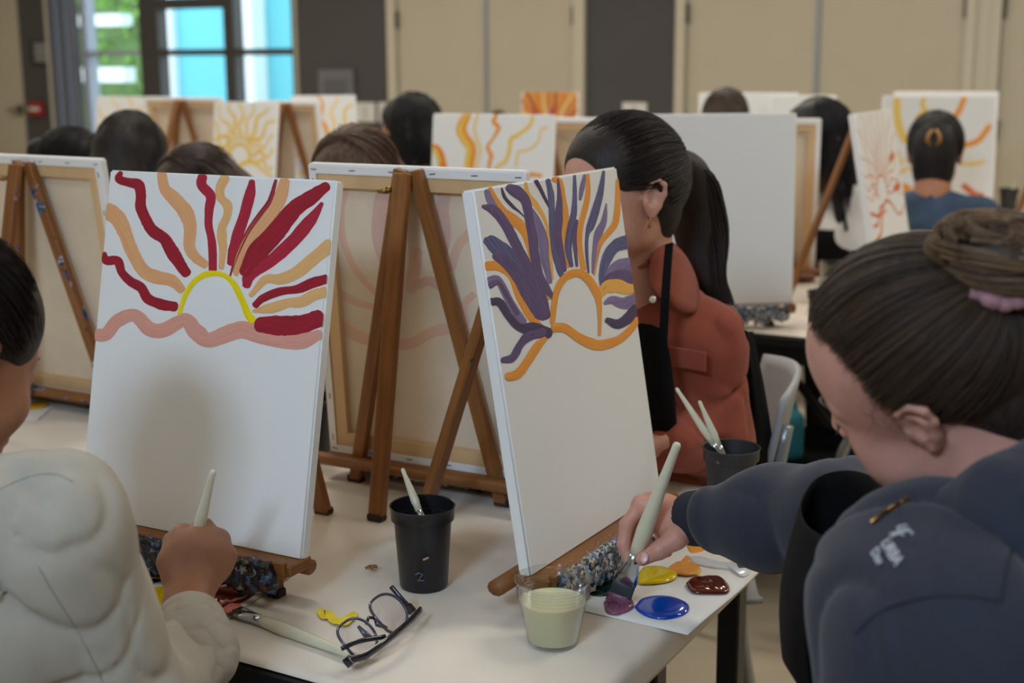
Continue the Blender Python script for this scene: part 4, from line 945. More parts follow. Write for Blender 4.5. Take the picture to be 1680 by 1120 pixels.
# palette with red paint under the blank canvas
q = [atz(x, y, zp)[:2] for (x, y) in ((1150, 536), (1222, 528), (1240, 520), (1170, 521))]
rs = sheet(q, 'palette sheet with red paint in front of the blank white canvas', None)
dab(rs, ell(1200, 524, 14, 3), .004, wet('wet_red', (180, 20, 24)), zd)

# ------------------------------------------------------------------ chairs
M_SHELL = mat('chair_shell_grey', (150, 150, 150), .45); M_SHELLB = mat('chair_shell_black', (22, 22, 24), .5)
def chair(x, y, yaw, label, m=None, group=None):
    """stacking chair facing local +y, seat 0.45 m"""
    o = empty('stacking_chair', (x, y, 0), label, 'chair', group); o.rotation_euler = (0, 0, yaw); m = m or M_SHELL
    n = 12; vs = []; fs = []
    for i in range(n+1):
        for j in range(n+1):
            u = i/n-.5; v = j/n-.5; vs.append((u*.44*(1-.1*(v < -.2)), v*.42, .455-.02*math.cos(u*math.pi)-.015*math.cos(v*math.pi)+.02*(abs(u)*2)**4))
    fs = [(i*(n+1)+j, (i+1)*(n+1)+j, (i+1)*(n+1)+j+1, i*(n+1)+j+1) for i in range(n) for j in range(n)]
    s = MB().add(vs, fs).build('seat', m, o, smooth=True); q = s.modifiers.new('t', 'SOLIDIFY'); q.thickness = .012
    vs = []
    for i in range(n+1):
        for j in range(n+1):
            u = i/n-.5; v = j/n; wd = .42*(1-.25*max(0, v-.75)*4*.25); vs.append((u*wd, -.20-.06*v-.045*math.cos(u*math.pi)+.02, .56+.29*v+.02*math.cos(u*math.pi)))
    s = MB().add(vs, fs).build('backrest', m, o, smooth=True); q = s.modifiers.new('t', 'SOLIDIFY'); q.thickness = .012
    for sx in (-1, 1):
        MB().tube([(sx*.19, .17, .45), (sx*.20, .20, .02)], .0125, 10).build('leg', M_GREYM, o, smooth=True)
        MB().tube(crom([(sx*.20, -.24, .02), (sx*.19, -.17, .44), (sx*.185, -.21, .6), (sx*.18, -.245, .8)], 6), .0125, 10).build('leg', M_GREYM, o, smooth=True)
        for yy in (.2, -.24): MB().lathe([(0, 0), (.016, 0), (.016, .022), (.012, .026)], 12, (sx*.2, yy, 0)).build('leg_cap', M_BLACKM, o, smooth=True)
    MB().tube([(-.19, .17, .44), (.19, .17, .44)], .011, 8).build('seat_rail', M_GREYM, o, smooth=True)
    return o
# ------------------------------------------------------------------ implicit surfaces for figures
def smin(a, b, k):
    h = np.clip(.5+.5*(b-a)/k, 0, 1); return b*(1-h)+a*h-k*h*(1-h)
def smax(a, b, k): return -smin(-a, -b, k)
class SDF:
    """list of primitives blended into one smooth closed surface"""
    def __init__(s, T=None): s.p = []; s.T = np.eye(4) if T is None else np.array(T); s.post = None
    def _pt(s, c): c = np.array(c, float); return s.T[:3, :3]@c+s.T[:3, 3]
    def e(s, c, r, k=.01, Rm=None, m=1):
        Rm = np.eye(3) if Rm is None else np.array(Rm); s.p.append(('e', s._pt(c), np.array(r, float)*np.ones(3), s.T[:3, :3]@Rm, k, m)); return s
    def c(s, a, b, ra, rb, k=.01, m=1): s.p.append(('c', s._pt(a), s._pt(b), ra, rb, k, m)); return s
    def b(s, c, h, r, k=.01, Rm=None, m=1):
        Rm = np.eye(3) if Rm is None else np.array(Rm); s.p.append(('b', s._pt(c), np.array(h, float), s.T[:3, :3]@Rm, r, k, m)); return s
    def chain(s, pts, rad, k=.01, m=1):
        for i in range(len(pts)-1): s.c(pts[i], pts[i+1], rad[i], rad[i+1], k, m)
        return s
    def bounds(s):
        lo = np.full(3, 1e9); hi = -lo
        for q in s.p:
            if q[-1] < 0: continue
            if q[0] == 'e': r = np.abs(q[3])@q[2]; a, b = q[1]-r, q[1]+r
            elif q[0] == 'b': r = np.abs(q[3])@q[2]+q[4]; a, b = q[1]-r, q[1]+r
            else: a = np.minimum(q[1]-q[3], q[2]-q[4]); b = np.maximum(q[1]+q[3], q[2]+q[4])
            lo = np.minimum(lo, a); hi = np.maximum(hi, b)
        return lo, hi
    def field(s, X, Y, Z, ax):
        V = np.full((len(ax[0]), len(ax[1]), len(ax[2])), .5, np.float32); h = max(float(np.max(np.diff(a_))) for a_ in ax)
        for q in s.p:
            k, m = q[-2], q[-1]
            if q[0] == 'e': r = np.abs(q[3])@q[2]; lo, hi = q[1]-r, q[1]+r
            elif q[0] == 'b': r = np.abs(q[3])@q[2]+q[4]; lo, hi = q[1]-r, q[1]+r
            else: lo = np.minimum(q[1]-q[3], q[2]-q[4]); hi = np.maximum(q[1]+q[3], q[2]+q[4])
            pad = k+3*h+.006
            sl = tuple(slice(max(0, int(np.searchsorted(ax[i], lo[i]-pad))-1), int(np.searchsorted(ax[i], hi[i]+pad))+1) for i in range(3))
            x, y, z = ax[0][sl[0]][:, None, None], ax[1][sl[1]][None, :, None], ax[2][sl[2]][None, None, :]
            if not (x.size and y.size and z.size): continue
            if q[0] == 'c':
                a, b, ra, rb = q[1], q[2], q[3], q[4]; d = b-a; L = d@d+1e-12
                t = np.clip(((x-a[0])*d[0]+(y-a[1])*d[1]+(z-a[2])*d[2])/L, 0, 1)
                D = np.sqrt((x-a[0]-t*d[0])**2+(y-a[1]-t*d[1])**2+(z-a[2]-t*d[2])**2)-(ra+(rb-ra)*t)
            else:
                Rm = q[3]; dx, dy, dz = x-q[1][0], y-q[1][1], z-q[1][2]
                l = [dx*Rm[0, i]+dy*Rm[1, i]+dz*Rm[2, i] for i in range(3)]
                if q[0] == 'e':
                    r = q[2]; k0 = np.sqrt(sum((l[i]/r[i])**2 for i in range(3))); k1 = np.sqrt(sum((l[i]/r[i]**2)**2 for i in range(3)))+1e-9; D = k0*(k0-1)/k1
                else:
                    w_ = [np.abs(l[i])-q[2][i] for i in range(3)]; D = np.sqrt(sum(np.maximum(v, 0)**2 for v in w_))+np.minimum(np.maximum(np.maximum(w_[0], w_[1]), w_[2]), 0)-q[4]
            S_ = V[sl]
            V[sl] = smin(S_, D, k) if m > 0 else smax(S_, -D, k)
        if s.post is not None: V = s.post(V, ax[0][:, None, None], ax[1][None, :, None], ax[2][None, None, :])
        return V
    def verts(s, h, fine=()):
        """fine: boxes (lo, hi, h) inside which the grid is denser"""
        l, u = s.bounds(); l = l-3*h-.006; u = u+3*h+.006; ax = []
        for i in range(3):
            x = l[i]; A = [x]
            while x < u[i]+h:
                st = h
                for (a, b, hf) in fine:
                    if a[i]-hf <= x <= b[i]: st = min(st, hf)
                    elif x < a[i] < x+st: st = max(a[i]-x, min(st, hf))
                x += st; A.append(x)
            ax.append(np.array(A, np.float32))
        V = s.field(None, None, None, ax); V[0] = V[-1] = .1; V[:, 0] = V[:, -1] = .1; V[:, :, 0] = V[:, :, -1] = .1
        return nets(V, ax)
def nets(V, ax):
    I = V < 0; n = V.shape
    cnt = sum(I[i:n[0]-1+i, j:n[1]-1+j, k:n[2]-1+k].astype(np.int8) for i in (0, 1) for j in (0, 1) for k in (0, 1))
    act = (cnt > 0) & (cnt < 8); idx = np.argwhere(act); ids = -np.ones(act.shape, np.int32); ids[act] = np.arange(len(idx))
    P = np.zeros((len(idx), 3)); C = np.zeros(len(idx))
    cor = [(i, j, k) for i in (0, 1) for j in (0, 1) for k in (0, 1)]
    for a in cor:
        for d in range(3):
            if a[d]: continue
            b = list(a); b[d] = 1; va = V[idx[:, 0]+a[0], idx[:, 1]+a[1], idx[:, 2]+a[2]]; vb = V[idx[:, 0]+b[0], idx[:, 1]+b[1], idx[:, 2]+b[2]]
            cr = (va < 0) != (vb < 0); t = np.where(cr, va/(va-vb+1e-20), 0)
            q = np.tile(np.array(a, float), (len(idx), 1)); q[:, d] += t; P += q*cr[:, None]; C += cr
    P = P/C[:, None]+idx
    co = np.stack([np.interp(P[:, i], np.arange(len(ax[i])), ax[i]) for i in range(3)], 1); F = []
    for d in range(3):
        e, f = [(1, 2), (2, 0), (0, 1)][d]; sh = list(n); sa = [slice(None)]*3; sb = [slice(None)]*3
        sa[d] = slice(0, n[d]-1); sb[d] = slice(1, n[d]); A, B = I[tuple(sa)], I[tuple(sb)]
        q = np.argwhere(A != B); q = q[(q[:, e] > 0) & (q[:, f] > 0) & (q[:, e] < n[e]-1) & (q[:, f] < n[f]-1)]
        if not len(q): continue
        fl = A[q[:, 0], q[:, 1], q[:, 2]]
        def g(de, df): r = q.copy(); r[:, e] += de; r[:, f] += df; return ids[r[:, 0], r[:, 1], r[:, 2]]
        quad = np.stack([g(-1, -1), g(0, -1), g(0, 0), g(-1, 0)], 1); quad[~fl] = quad[~fl][:, ::-1]; F.append(quad)
    return co, np.vstack(F)
def npmesh(name, co, F):
    me = bpy.data.meshes.new(name); me.vertices.add(len(co)); me.vertices.foreach_set('co', np.asarray(co, np.float32).ravel())
    me.loops.add(F.size); me.loops.foreach_set('vertex_index', F.ravel().astype(np.int32)); me.polygons.add(len(F))
    me.polygons.foreach_set('loop_start', np.arange(0, F.size, 4, dtype=np.int32)); me.polygons.foreach_set('loop_total', np.full(len(F), 4, np.int32))
    me.polygons.foreach_set('use_smooth', np.ones(len(F), bool)); me.update(calc_edges=True); me.validate(); return me
def relax(co, F, n=1):
    """a little Laplacian smoothing to take the grid out of the surface"""
    E = np.vstack([F[:, [0, 1]], F[:, [1, 2]], F[:, [2, 3]], F[:, [3, 0]]])
    for _ in range(n):
        S_ = np.zeros_like(co); C = np.zeros(len(co))
        np.add.at(S_, E[:, 0], co[E[:, 1]]); np.add.at(C, E[:, 0], 1); np.add.at(S_, E[:, 1], co[E[:, 0]]); np.add.at(C, E[:, 1], 1)
        co = co*.5+.5*S_/np.maximum(C, 1)[:, None]
    return co
def fbox(pts, pad, h):
    P = np.array(pts, float); return (P.min(0)-pad, P.max(0)+pad, h)
def merge(*S_):
    Q = SDF()
    for q in S_: Q.p += q.p
    return Q
def solid(name, S_, h, m, parent=None, org=(0, 0, 0), rel=1, more=(), fine=()):
    """mesh object from one SDF (plus further SDFs with their own resolution), origin at org"""
    cs = []; fs = []; n = 0
    for (q, hh_) in ((S_, h),)+tuple(more):
        co, F = q.verts(hh_, fine) if isinstance(q, SDF) else q
        if rel and isinstance(q, SDF): co = relax(co, F, rel)
        cs.append(co); fs.append(F+n); n += len(co)
    o = link(name, npmesh(name, np.vstack(cs)-np.array(org), np.vstack(fs)), m, parent)
    if parent is None: o.location = org
    return o
def frame3(fwd, up=(0, 0, 1)):
    """columns: right, forward, up"""
    f = unit(fwd); r = unit(np.cross(f, np.array(up, float))); return np.stack([r, f, np.cross(r, f)], 1)
def pose(loc, fwd, up=(0, 0, 1), s=1.0):
    T = np.eye(4); T[:3, :3] = frame3(fwd, up)*1.0; T[:3, 3] = loc; return T
# head in local axes: x right, y face, z up, origin between the ears
def head_sdf(T, s=1.0, neck=None, eyes=True, female=True, ear=True):
    Q = SDF(T); v = lambda *a: np.array(a)*s
    Q.e(v(0, -.014, .036), v(.0745, .097, .090), .02*s)
    Q.e(v(0, .040, .046), v(.062, .050, .058), .03*s)
    Q.e(v(0, .040, -.018), v(.060, .053, .072), .03*s)
    Q.e(v(0, .036, -.062), v(.052, .052, .040), .025*s)
    Q.e(v(0, .078, -.094), v(.021, .019, .017), .022*s)
    for x in (-1, 1):
        Q.e(v(x*.037, .062, -.034), v(.025, .025, .024), .02*s)
        Q.e(v(x*.050, .012, -.055), v(.014, .035, .028), .02*s)
        Q.c(v(0, .090, .017), v(x*.044, .072, .019), .010*s, .008*s, .012*s)
        if eyes:
            Q.e(v(x*.031, .098, -.001), v(.017, .014, .012), .010*s, m=-1)
            Q.e(v(x*.031, .0775, -.001), v(.0155, .0135, .0125), .005*s)
            Q.c(v(x*.019, .0895, .003), v(x*.042, .0845, .003), .0028*s, .0022*s, .004*s)
            Q.c(v(x*.019, .0885, -.006), v(x*.042, .084, -.006), .0024*s, .002*s, .004*s)
    Q.c(v(0, .088, .010), v(0, .108, -.030), .0075*s, .0105*s, .010*s)
    for x in (-1, 1): Q.e(v(x*.0115, .0985, -.035), v(.0085, .011, .0075), .006*s)
    Q.e(v(0, .092, -.060), v(.023, .0095, .0055), .007*s); Q.e(v(0, .090, -.0715), v(.019, .0095, .0065), .007*s)
    Q.c(v(-.022, .098, -.0655), v(.022, .098, -.0655), .0016*s, .0016*s, .003*s, -1)
    if ear:
        for x in (-1, 1):
            E = lambda a, b, c: v(x*(.0715+a), b, c)
            Q.e(E(.004, -.006, -.004), v(.007, .017, .027), .006*s)
            Q.chain([E(.005, .008, .008), E(.011, .004, .024), E(.014, -.010, .030), E(.016, -.022, .022), E(.014, -.024, .006), E(.010, -.016, -.014), E(.006, -.004, -.028)], [.0036*s, .0042*s, .0044*s, .0044*s, .004*s, .004*s, .0058*s], .004*s)
            Q.chain([E(.009, -.004, .016), E(.012, -.014, .006), E(.010, -.010, -.010), E(.008, .0, -.016)], [.0028*s, .0032*s, .0032*s, .003*s], .004*s)
            Q.e(E(.011, -.002, -.002), v(.006, .0075, .010), .004*s, m=-1)
            Q.e(E(.005, .009, -.006), v(.004, .004, .006), .005*s)
    if neck is not None:
        Ti = np.linalg.inv(T); nb = (Ti@np.append(neck[0], 1))[:3]; nt = v(0, -.022, -.055)
        Q.c(nt, nb, .052*s, neck[1], .03*s); Q.c(v(0, -.05, -.02), nb, .045*s, neck[1], .03*s)
    return Q
def hairshell(T, s=1.0, thick=.007, high=False):
    """cap of hair over the cranium, cut back to a hairline"""
    Q = SDF(T); v = lambda *a: np.array(a)*s
    Q.e(v(0, -.016, .037), v(.0745, .097, .091)+thick, .02*s)
    Q.e(v(0, .036, .050), v(.061, .048, .057)+thick*.8, .03*s)
    Q.e(v(0, -.055, -.030), v(.056, .044, .050)+thick, .03*s)
    if high:
        Q.e(v(0, .112, .018), v(.120, .104, .124), .010*s, m=-1); Q.e(v(0, -.078, -.058), v(.056, .036, .050), .03*s)
        for x in (-1, 1): Q.e(v(x*.092, .036, .036), v(.036, .034, .046), .010*s, m=-1); Q.e(v(x*.062, .052, .088), v(.030, .028, .030), .010*s, m=-1)
    else: Q.e(v(0, .118, -.012), v(.090, .060, .082), .010*s, m=-1)
    for x in (-1, 1): Q.e(v(x*.082, .020, -.035), v(.028, .052, .052), .008*s, m=-1)
    for x in (-1, 1): Q.e(v(x*.075, -.018, -.055), v(.020, .038, .042), .008*s, m=-1)
    return Q
def hairmat(name, rgb, rgb2, rough=.58, scale=(260, 260, 8)):
    if name in MATS: return MATS[name]
    m = bpy.data.materials.new(name); m.use_nodes = True; N = m.node_tree.nodes; L = m.node_tree.links; b = N['Principled BSDF']
    b.inputs['Roughness'].default_value = rough; b.inputs['Specular IOR Level'].default_value = .45
    tc = N.new('ShaderNodeTexCoord'); mp = N.new('ShaderNodeMapping'); mp.inputs['Scale'].default_value = scale; L.new(tc.outputs['Object'], mp.inputs[0])
    n = N.new('ShaderNodeTexNoise'); n.inputs['Scale'].default_value = 1; n.inputs['Detail'].default_value = 4; L.new(mp.outputs[0], n.inputs['Vector'])
    mr = N.new('ShaderNodeMapRange'); mr.inputs[1].default_value = .4; mr.inputs[2].default_value = .62; L.new(n.outputs[0], mr.inputs[0])
    mx = N.new('ShaderNodeMix'); mx.data_type = 'RGBA'; L.new(mr.outputs[0], mx.inputs[0]); mx.inputs[6].default_value = (*s2l(rgb), 1); mx.inputs[7].default_value = (*s2l(rgb2), 1); L.new(mx.outputs[2], b.inputs['Base Color'])
    bp = N.new('ShaderNodeBump'); bp.inputs['Strength'].default_value = .5; bp.inputs['Distance'].default_value = .002; L.new(n.outputs[0], bp.inputs['Height']); L.new(bp.outputs[0], b.inputs['Normal'])
    MATS[name] = m; return m
def strandmat(name, rgb, rgb2, rough=.52):
    if name in MATS: return MATS[name]
    m = bpy.data.materials.new(name); m.use_nodes = True; N = m.node_tree.nodes; L = m.node_tree.links; b = N['Principled BSDF']
    b.inputs['Roughness'].default_value = rough
    tc = N.new('ShaderNodeTexCoord'); mp = N.new('ShaderNodeMapping'); mp.inputs['Scale'].default_value = (2, 1, 1); L.new(tc.outputs['UV'], mp.inputs[0])
    sx = N.new('ShaderNodeSeparateXYZ'); L.new(mp.outputs[0], sx.inputs[0])
    mx = N.new('ShaderNodeMix'); mx.data_type = 'RGBA'; L.new(sx.outputs[1], mx.inputs[0]); mx.inputs[6].default_value = (*s2l(rgb), 1); mx.inputs[7].default_value = (*s2l(rgb2), 1); L.new(mx.outputs[2], b.inputs['Base Color'])
    MATS[name] = m; return m
def strands(name, paths, rad, m, parent, org=(0, 0, 0), tips=.35, seed=0):
    """paths: array (S, n, 3); three-sided tapering hairs in one mesh; uv.y = per-strand shade"""
    P = np.asarray(paths, float); S_, n, _ = P.shape; rng = np.random.default_rng(seed)
    tg = np.gradient(P, axis=1); tg /= np.linalg.norm(tg, axis=2, keepdims=True)+1e-12
    ref = unit(rng.normal(size=3)); x = np.cross(tg, ref); x /= np.linalg.norm(x, axis=2, keepdims=True)+1e-12; y = np.cross(tg, x)
    t = np.linspace(0, 1, n); rr = rad*(.55+.45*np.sin(np.pi*np.clip(t+.15, 0, 1)))*np.where(t > .85, 1-(t-.85)/.15*(1-tips), 1)
    rr = rr[None, :, None]*(.7+.6*rng.random((S_, 1, 1)))
    V = np.stack([P+rr*(math.cos(a)*x+math.sin(a)*y) for a in (0, 2.0944, 4.18879)], 2).reshape(-1, 3)-np.array(org)
    s_, i_, k_ = np.meshgrid(np.arange(S_), np.arange(n-1), np.arange(3), indexing='ij'); l_ = (k_+1) % 3
    b = (s_*n+i_)*3; F = np.stack([b+k_, b+l_, b+3+l_, b+3+k_], -1).reshape(-1, 4)
    me = npmesh(name, V, F); ul = me.uv_layers.new(name='UVMap'); sh = rng.random(S_); uv = np.zeros((len(F)*4, 2), np.float32); uv[:, 1] = np.repeat(sh, (n-1)*3*4); ul.data.foreach_set('uv', uv.ravel())
    return link(name, me, m, parent)
def scalp_paths(T, s, starts, end, n=12, lift=.010, bulge=.0, seed=0, jit=.002):
    """hairs running over the skull from local start points to a gathering point"""
    rng = np.random.default_rng(seed); c = np.array([0, -.014, .034])*s; r = (np.array([.0745, .0985, .092])*s+lift)
    st = (np.array(starts)-c)/r; en = (np.array(end)-c)/r; out = []
    st /= np.linalg.norm(st, axis=1, keepdims=True); en = en/np.linalg.norm(en)
    t = np.linspace(0, 1, n)[None, :, None]; om = np.arccos(np.clip(st@en, -1, 1))[:, None, None]+1e-4
    q = (np.sin((1-t)*om)*st[:, None, :]+np.sin(t*om)*en)/np.sin(om)
    q = q+(rng.normal(size=(len(st), 1, 3))*.02)*np.sin(np.pi*t)
    q /= np.linalg.norm(q, axis=2, keepdims=True)
    q = c+q*(r+bulge*np.sin(np.pi*t)+jit*rng.normal(size=(len(st), 1, 1)))
    Tm = np.array(T); return q@Tm[:3, :3].T+Tm[:3, 3]
def tubes(name, paths, rads, m, parent, org=(0, 0, 0), seg=8):
    mb = MB()
    for p_, r_ in zip(paths, rads): mb.tube(np.array(p_)-np.array(org), r_, seg)
    return mb.build(name, m, parent, smooth=True)
def hand_sdf(wrist, fingers, thumb, palm_n, rr=1.0):
    """wrist..: palm from the wrist to the four knuckles; each finger a chain of 4 joints (knuckle, two joints, tip); thumb 4 joints"""
    Q = SDF(); wrist = np.array(wrist, float); rad = [(.0098, .0088, .0080, .0068), (.0100, .0090, .0082, .0070), (.0096, .0086, .0078, .0066), (.0086, .0076, .0068, .0058)]
    kn = [np.array(f[0], float) for f in fingers]; n = unit(palm_n)
    for i, f in enumerate(fingers):
        Q.c(wrist+(kn[i]-wrist)*.12, kn[i]-n*.002, .0165*rr, .0125*rr, .012)
        Q.chain(f, [q*rr for q in rad[i]], .005)
    for i in range(4):
        Q.e(kn[i]+n*.004, (.0105*rr,)*3, .006); Q.c(wrist+(kn[i]-wrist)*.42+n*.0095*rr, kn[i]+n*.0065, .0045, .0052, .007)
    for i in range(3): Q.c(kn[i]*.8+wrist*.2, kn[i+1]*.8+wrist*.2, .012*rr, .012*rr, .012)
    Q.c(wrist+(np.array(thumb[0])-wrist)*.1, thumb[1], .017*rr, .0155*rr, .014)
    Q.chain(thumb[1:], [.0135*rr, .0112*rr, .0088*rr][:len(thumb)-1], .006)
    return Q
def folds(amp, freq, d, seed=0, warp=.6):
    """cloth folds: rounded ridges with sharper valleys, bent by slow warping and fading in and out"""
    rng = np.random.default_rng(seed); d = unit(d); e = rng.normal(size=(6, 3))*freq*.30; ph = rng.random(8)*6; d2 = unit(d+rng.normal(size=3)*.7)
    def f(V, x, y, z):
        w_ = sum(np.sin(e[i, 0]*x+e[i, 1]*y+e[i, 2]*z+ph[i]) for i in range(4))*warp
        a = (d[0]*x+d[1]*y+d[2]*z)*freq+w_*1.7; b = (d2[0]*x+d2[1]*y+d2[2]*z)*freq*1.55+w_*2.1+ph[4]
        m = .5+.5*np.sin(e[4, 0]*x*.8+e[4, 1]*y*.8+e[4, 2]*z*.8+ph[5]); m2 = .5+.5*np.sin(e[5, 0]*x+e[5, 1]*y+e[5, 2]*z+ph[6])
        r1 = 1-np.abs(np.sin(a*.5)); r2 = 1-np.abs(np.sin(b*.5))
        return V+(amp*(1.5*r1**3*(.25+m)+1.0*r2**3*m2-.6)).astype(np.float32)
    return f
# ------------------------------------------------------------------ people
def skin(name, rgb, red): 
    m = mat(name, rgb, .48, .10, 26, bump=.10, bscale=420, sss=.12); return m
SK_R = skin('skin_fair', (206, 150, 132), 1); SK_L = skin('skin_tan', (162, 114, 88), 1); SK_M = skin('skin_rosy', (202, 150, 130), 1); SK_D = skin('skin_warm', (178, 124, 96), 1)
def generic_hand(w, d, up, side, s=1.0):
    """relaxed hand at wrist w pointing along d; side=+1 thumb to the left of d"""
    d = unit(d); up = unit(np.array(up)-d*(np.array(up)@d)); l = np.cross(up, d)*side; w = np.array(w); F = []
    for i, (o_, L) in enumerate(((.028, .9), (.009, 1.0), (-.011, .93), (-.029, .75))):
        k = w+d*(.088-.006*abs(i-1))*s+l*o_*s; F.append([k, k+(d*.036-up*.010)*L*s, k+(d*.050-up*.032)*L*s, k+(d*.050-up*.052)*L*s])
    th = [w+l*.02*s, w+(d*.035+l*.036-up*.012)*s, w+(d*.062+l*.046-up*.024)*s, w+(d*.086+l*.040-up*.034)*s]
    return hand_sdf(w, F, th, up)
LOOP = [(0, .090, .078), (.034, .084, .074), (.056, .063, .060), (.067, .044, .040), (.073, .022, .024), (.076, .0, .034), (.075, -.030, .028), (.070, -.050, -.004), (.056, -.078, -.046), (.030, -.094, -.062), (0, -.098, -.066)]
LOOP = LOOP+[(-x, y, z) for (x, y, z) in LOOP[-2:0:-1]]
LOOPH = [(0, .060, .104), (.025, .054, .104), (.045, .038, .097), (.058, .026, .086), (.068, .017, .069), (.073, .012, .048), (.0745, .006, .034), (.077, -.014, .034), (.071, -.044, -.004), (.060, -.068, -.050), (.034, -.090, -.085), (0, -.096, -.092)]
LOOPH = LOOPH+[(-x, y, z) for (x, y, z) in LOOPH[-2:0:-1]]
def hairline(n, seed, s=1.0, spread=.006, loop=None):
    P = crom((loop or LOOP)+[(loop or LOOP)[0]], 10); rng = np.random.default_rng(seed); i = rng.random(n)*(len(P)-1); a = i.astype(int); f = (i-a)[:, None]
    return (P[a]*(1-f)+P[a+1]*f+rng.normal(size=(n, 3))*spread)*s
def brow(T, s, parent, org, m, sides=(-1, 1)):
    for x in sides:
        pts = [np.array(q)*s for q in ((x*.016, .0985, .0185), (x*.028, .0965, .0225), (x*.040, .088, .0225), (x*.050, .076, .017))]
        Tm = np.array(T); pts = [Tm[:3, :3]@q+Tm[:3, 3]-org for q in pts]
        MB().tube(crom(pts, 5), [.0022*s]*16, 6, True, .7).build('eyebrow', m, parent, smooth=True)
def lashes(T, s, parent, org, m, sides=(-1, 1)):
    Tm = np.array(T)
    for x in sides:
        P = []
        for k in range(16):
            t = k/15; b = np.array((x*(.019+.024*t), .0925-.006*t, -.0035-.002*math.sin(t*3.1)))*s; e = b+np.array((x*(.001+.004*t), .0065, -.0045))*s
            c = (b+e)/2+np.array((0, .001, -.0015))*s; P.append([Tm[:3, :3]@q+Tm[:3, 3]-org for q in (b, c, e)])
        strands('eyelashes', np.array(P), .0005, m, parent)
M_DARKH = strandmat('hair_near_black', (20, 15, 13), (44, 32, 26))

# picture points carried onto a garment's surface
def onto(pts, parent, off=.0006):
    dg = bpy.context.evaluated_depsgraph_get(); out = []; Mi = parent.matrix_world.inverted(); o0 = Mi @ Vector((0, 0, HC))
    for (x, y) in pts:
        d = Mi.to_3x3() @ Vector(ray(x, y)); ok, lc, nr, _ = parent.ray_cast(o0, d.normalized())
        if ok: out.append(lc+nr*off)
    return out

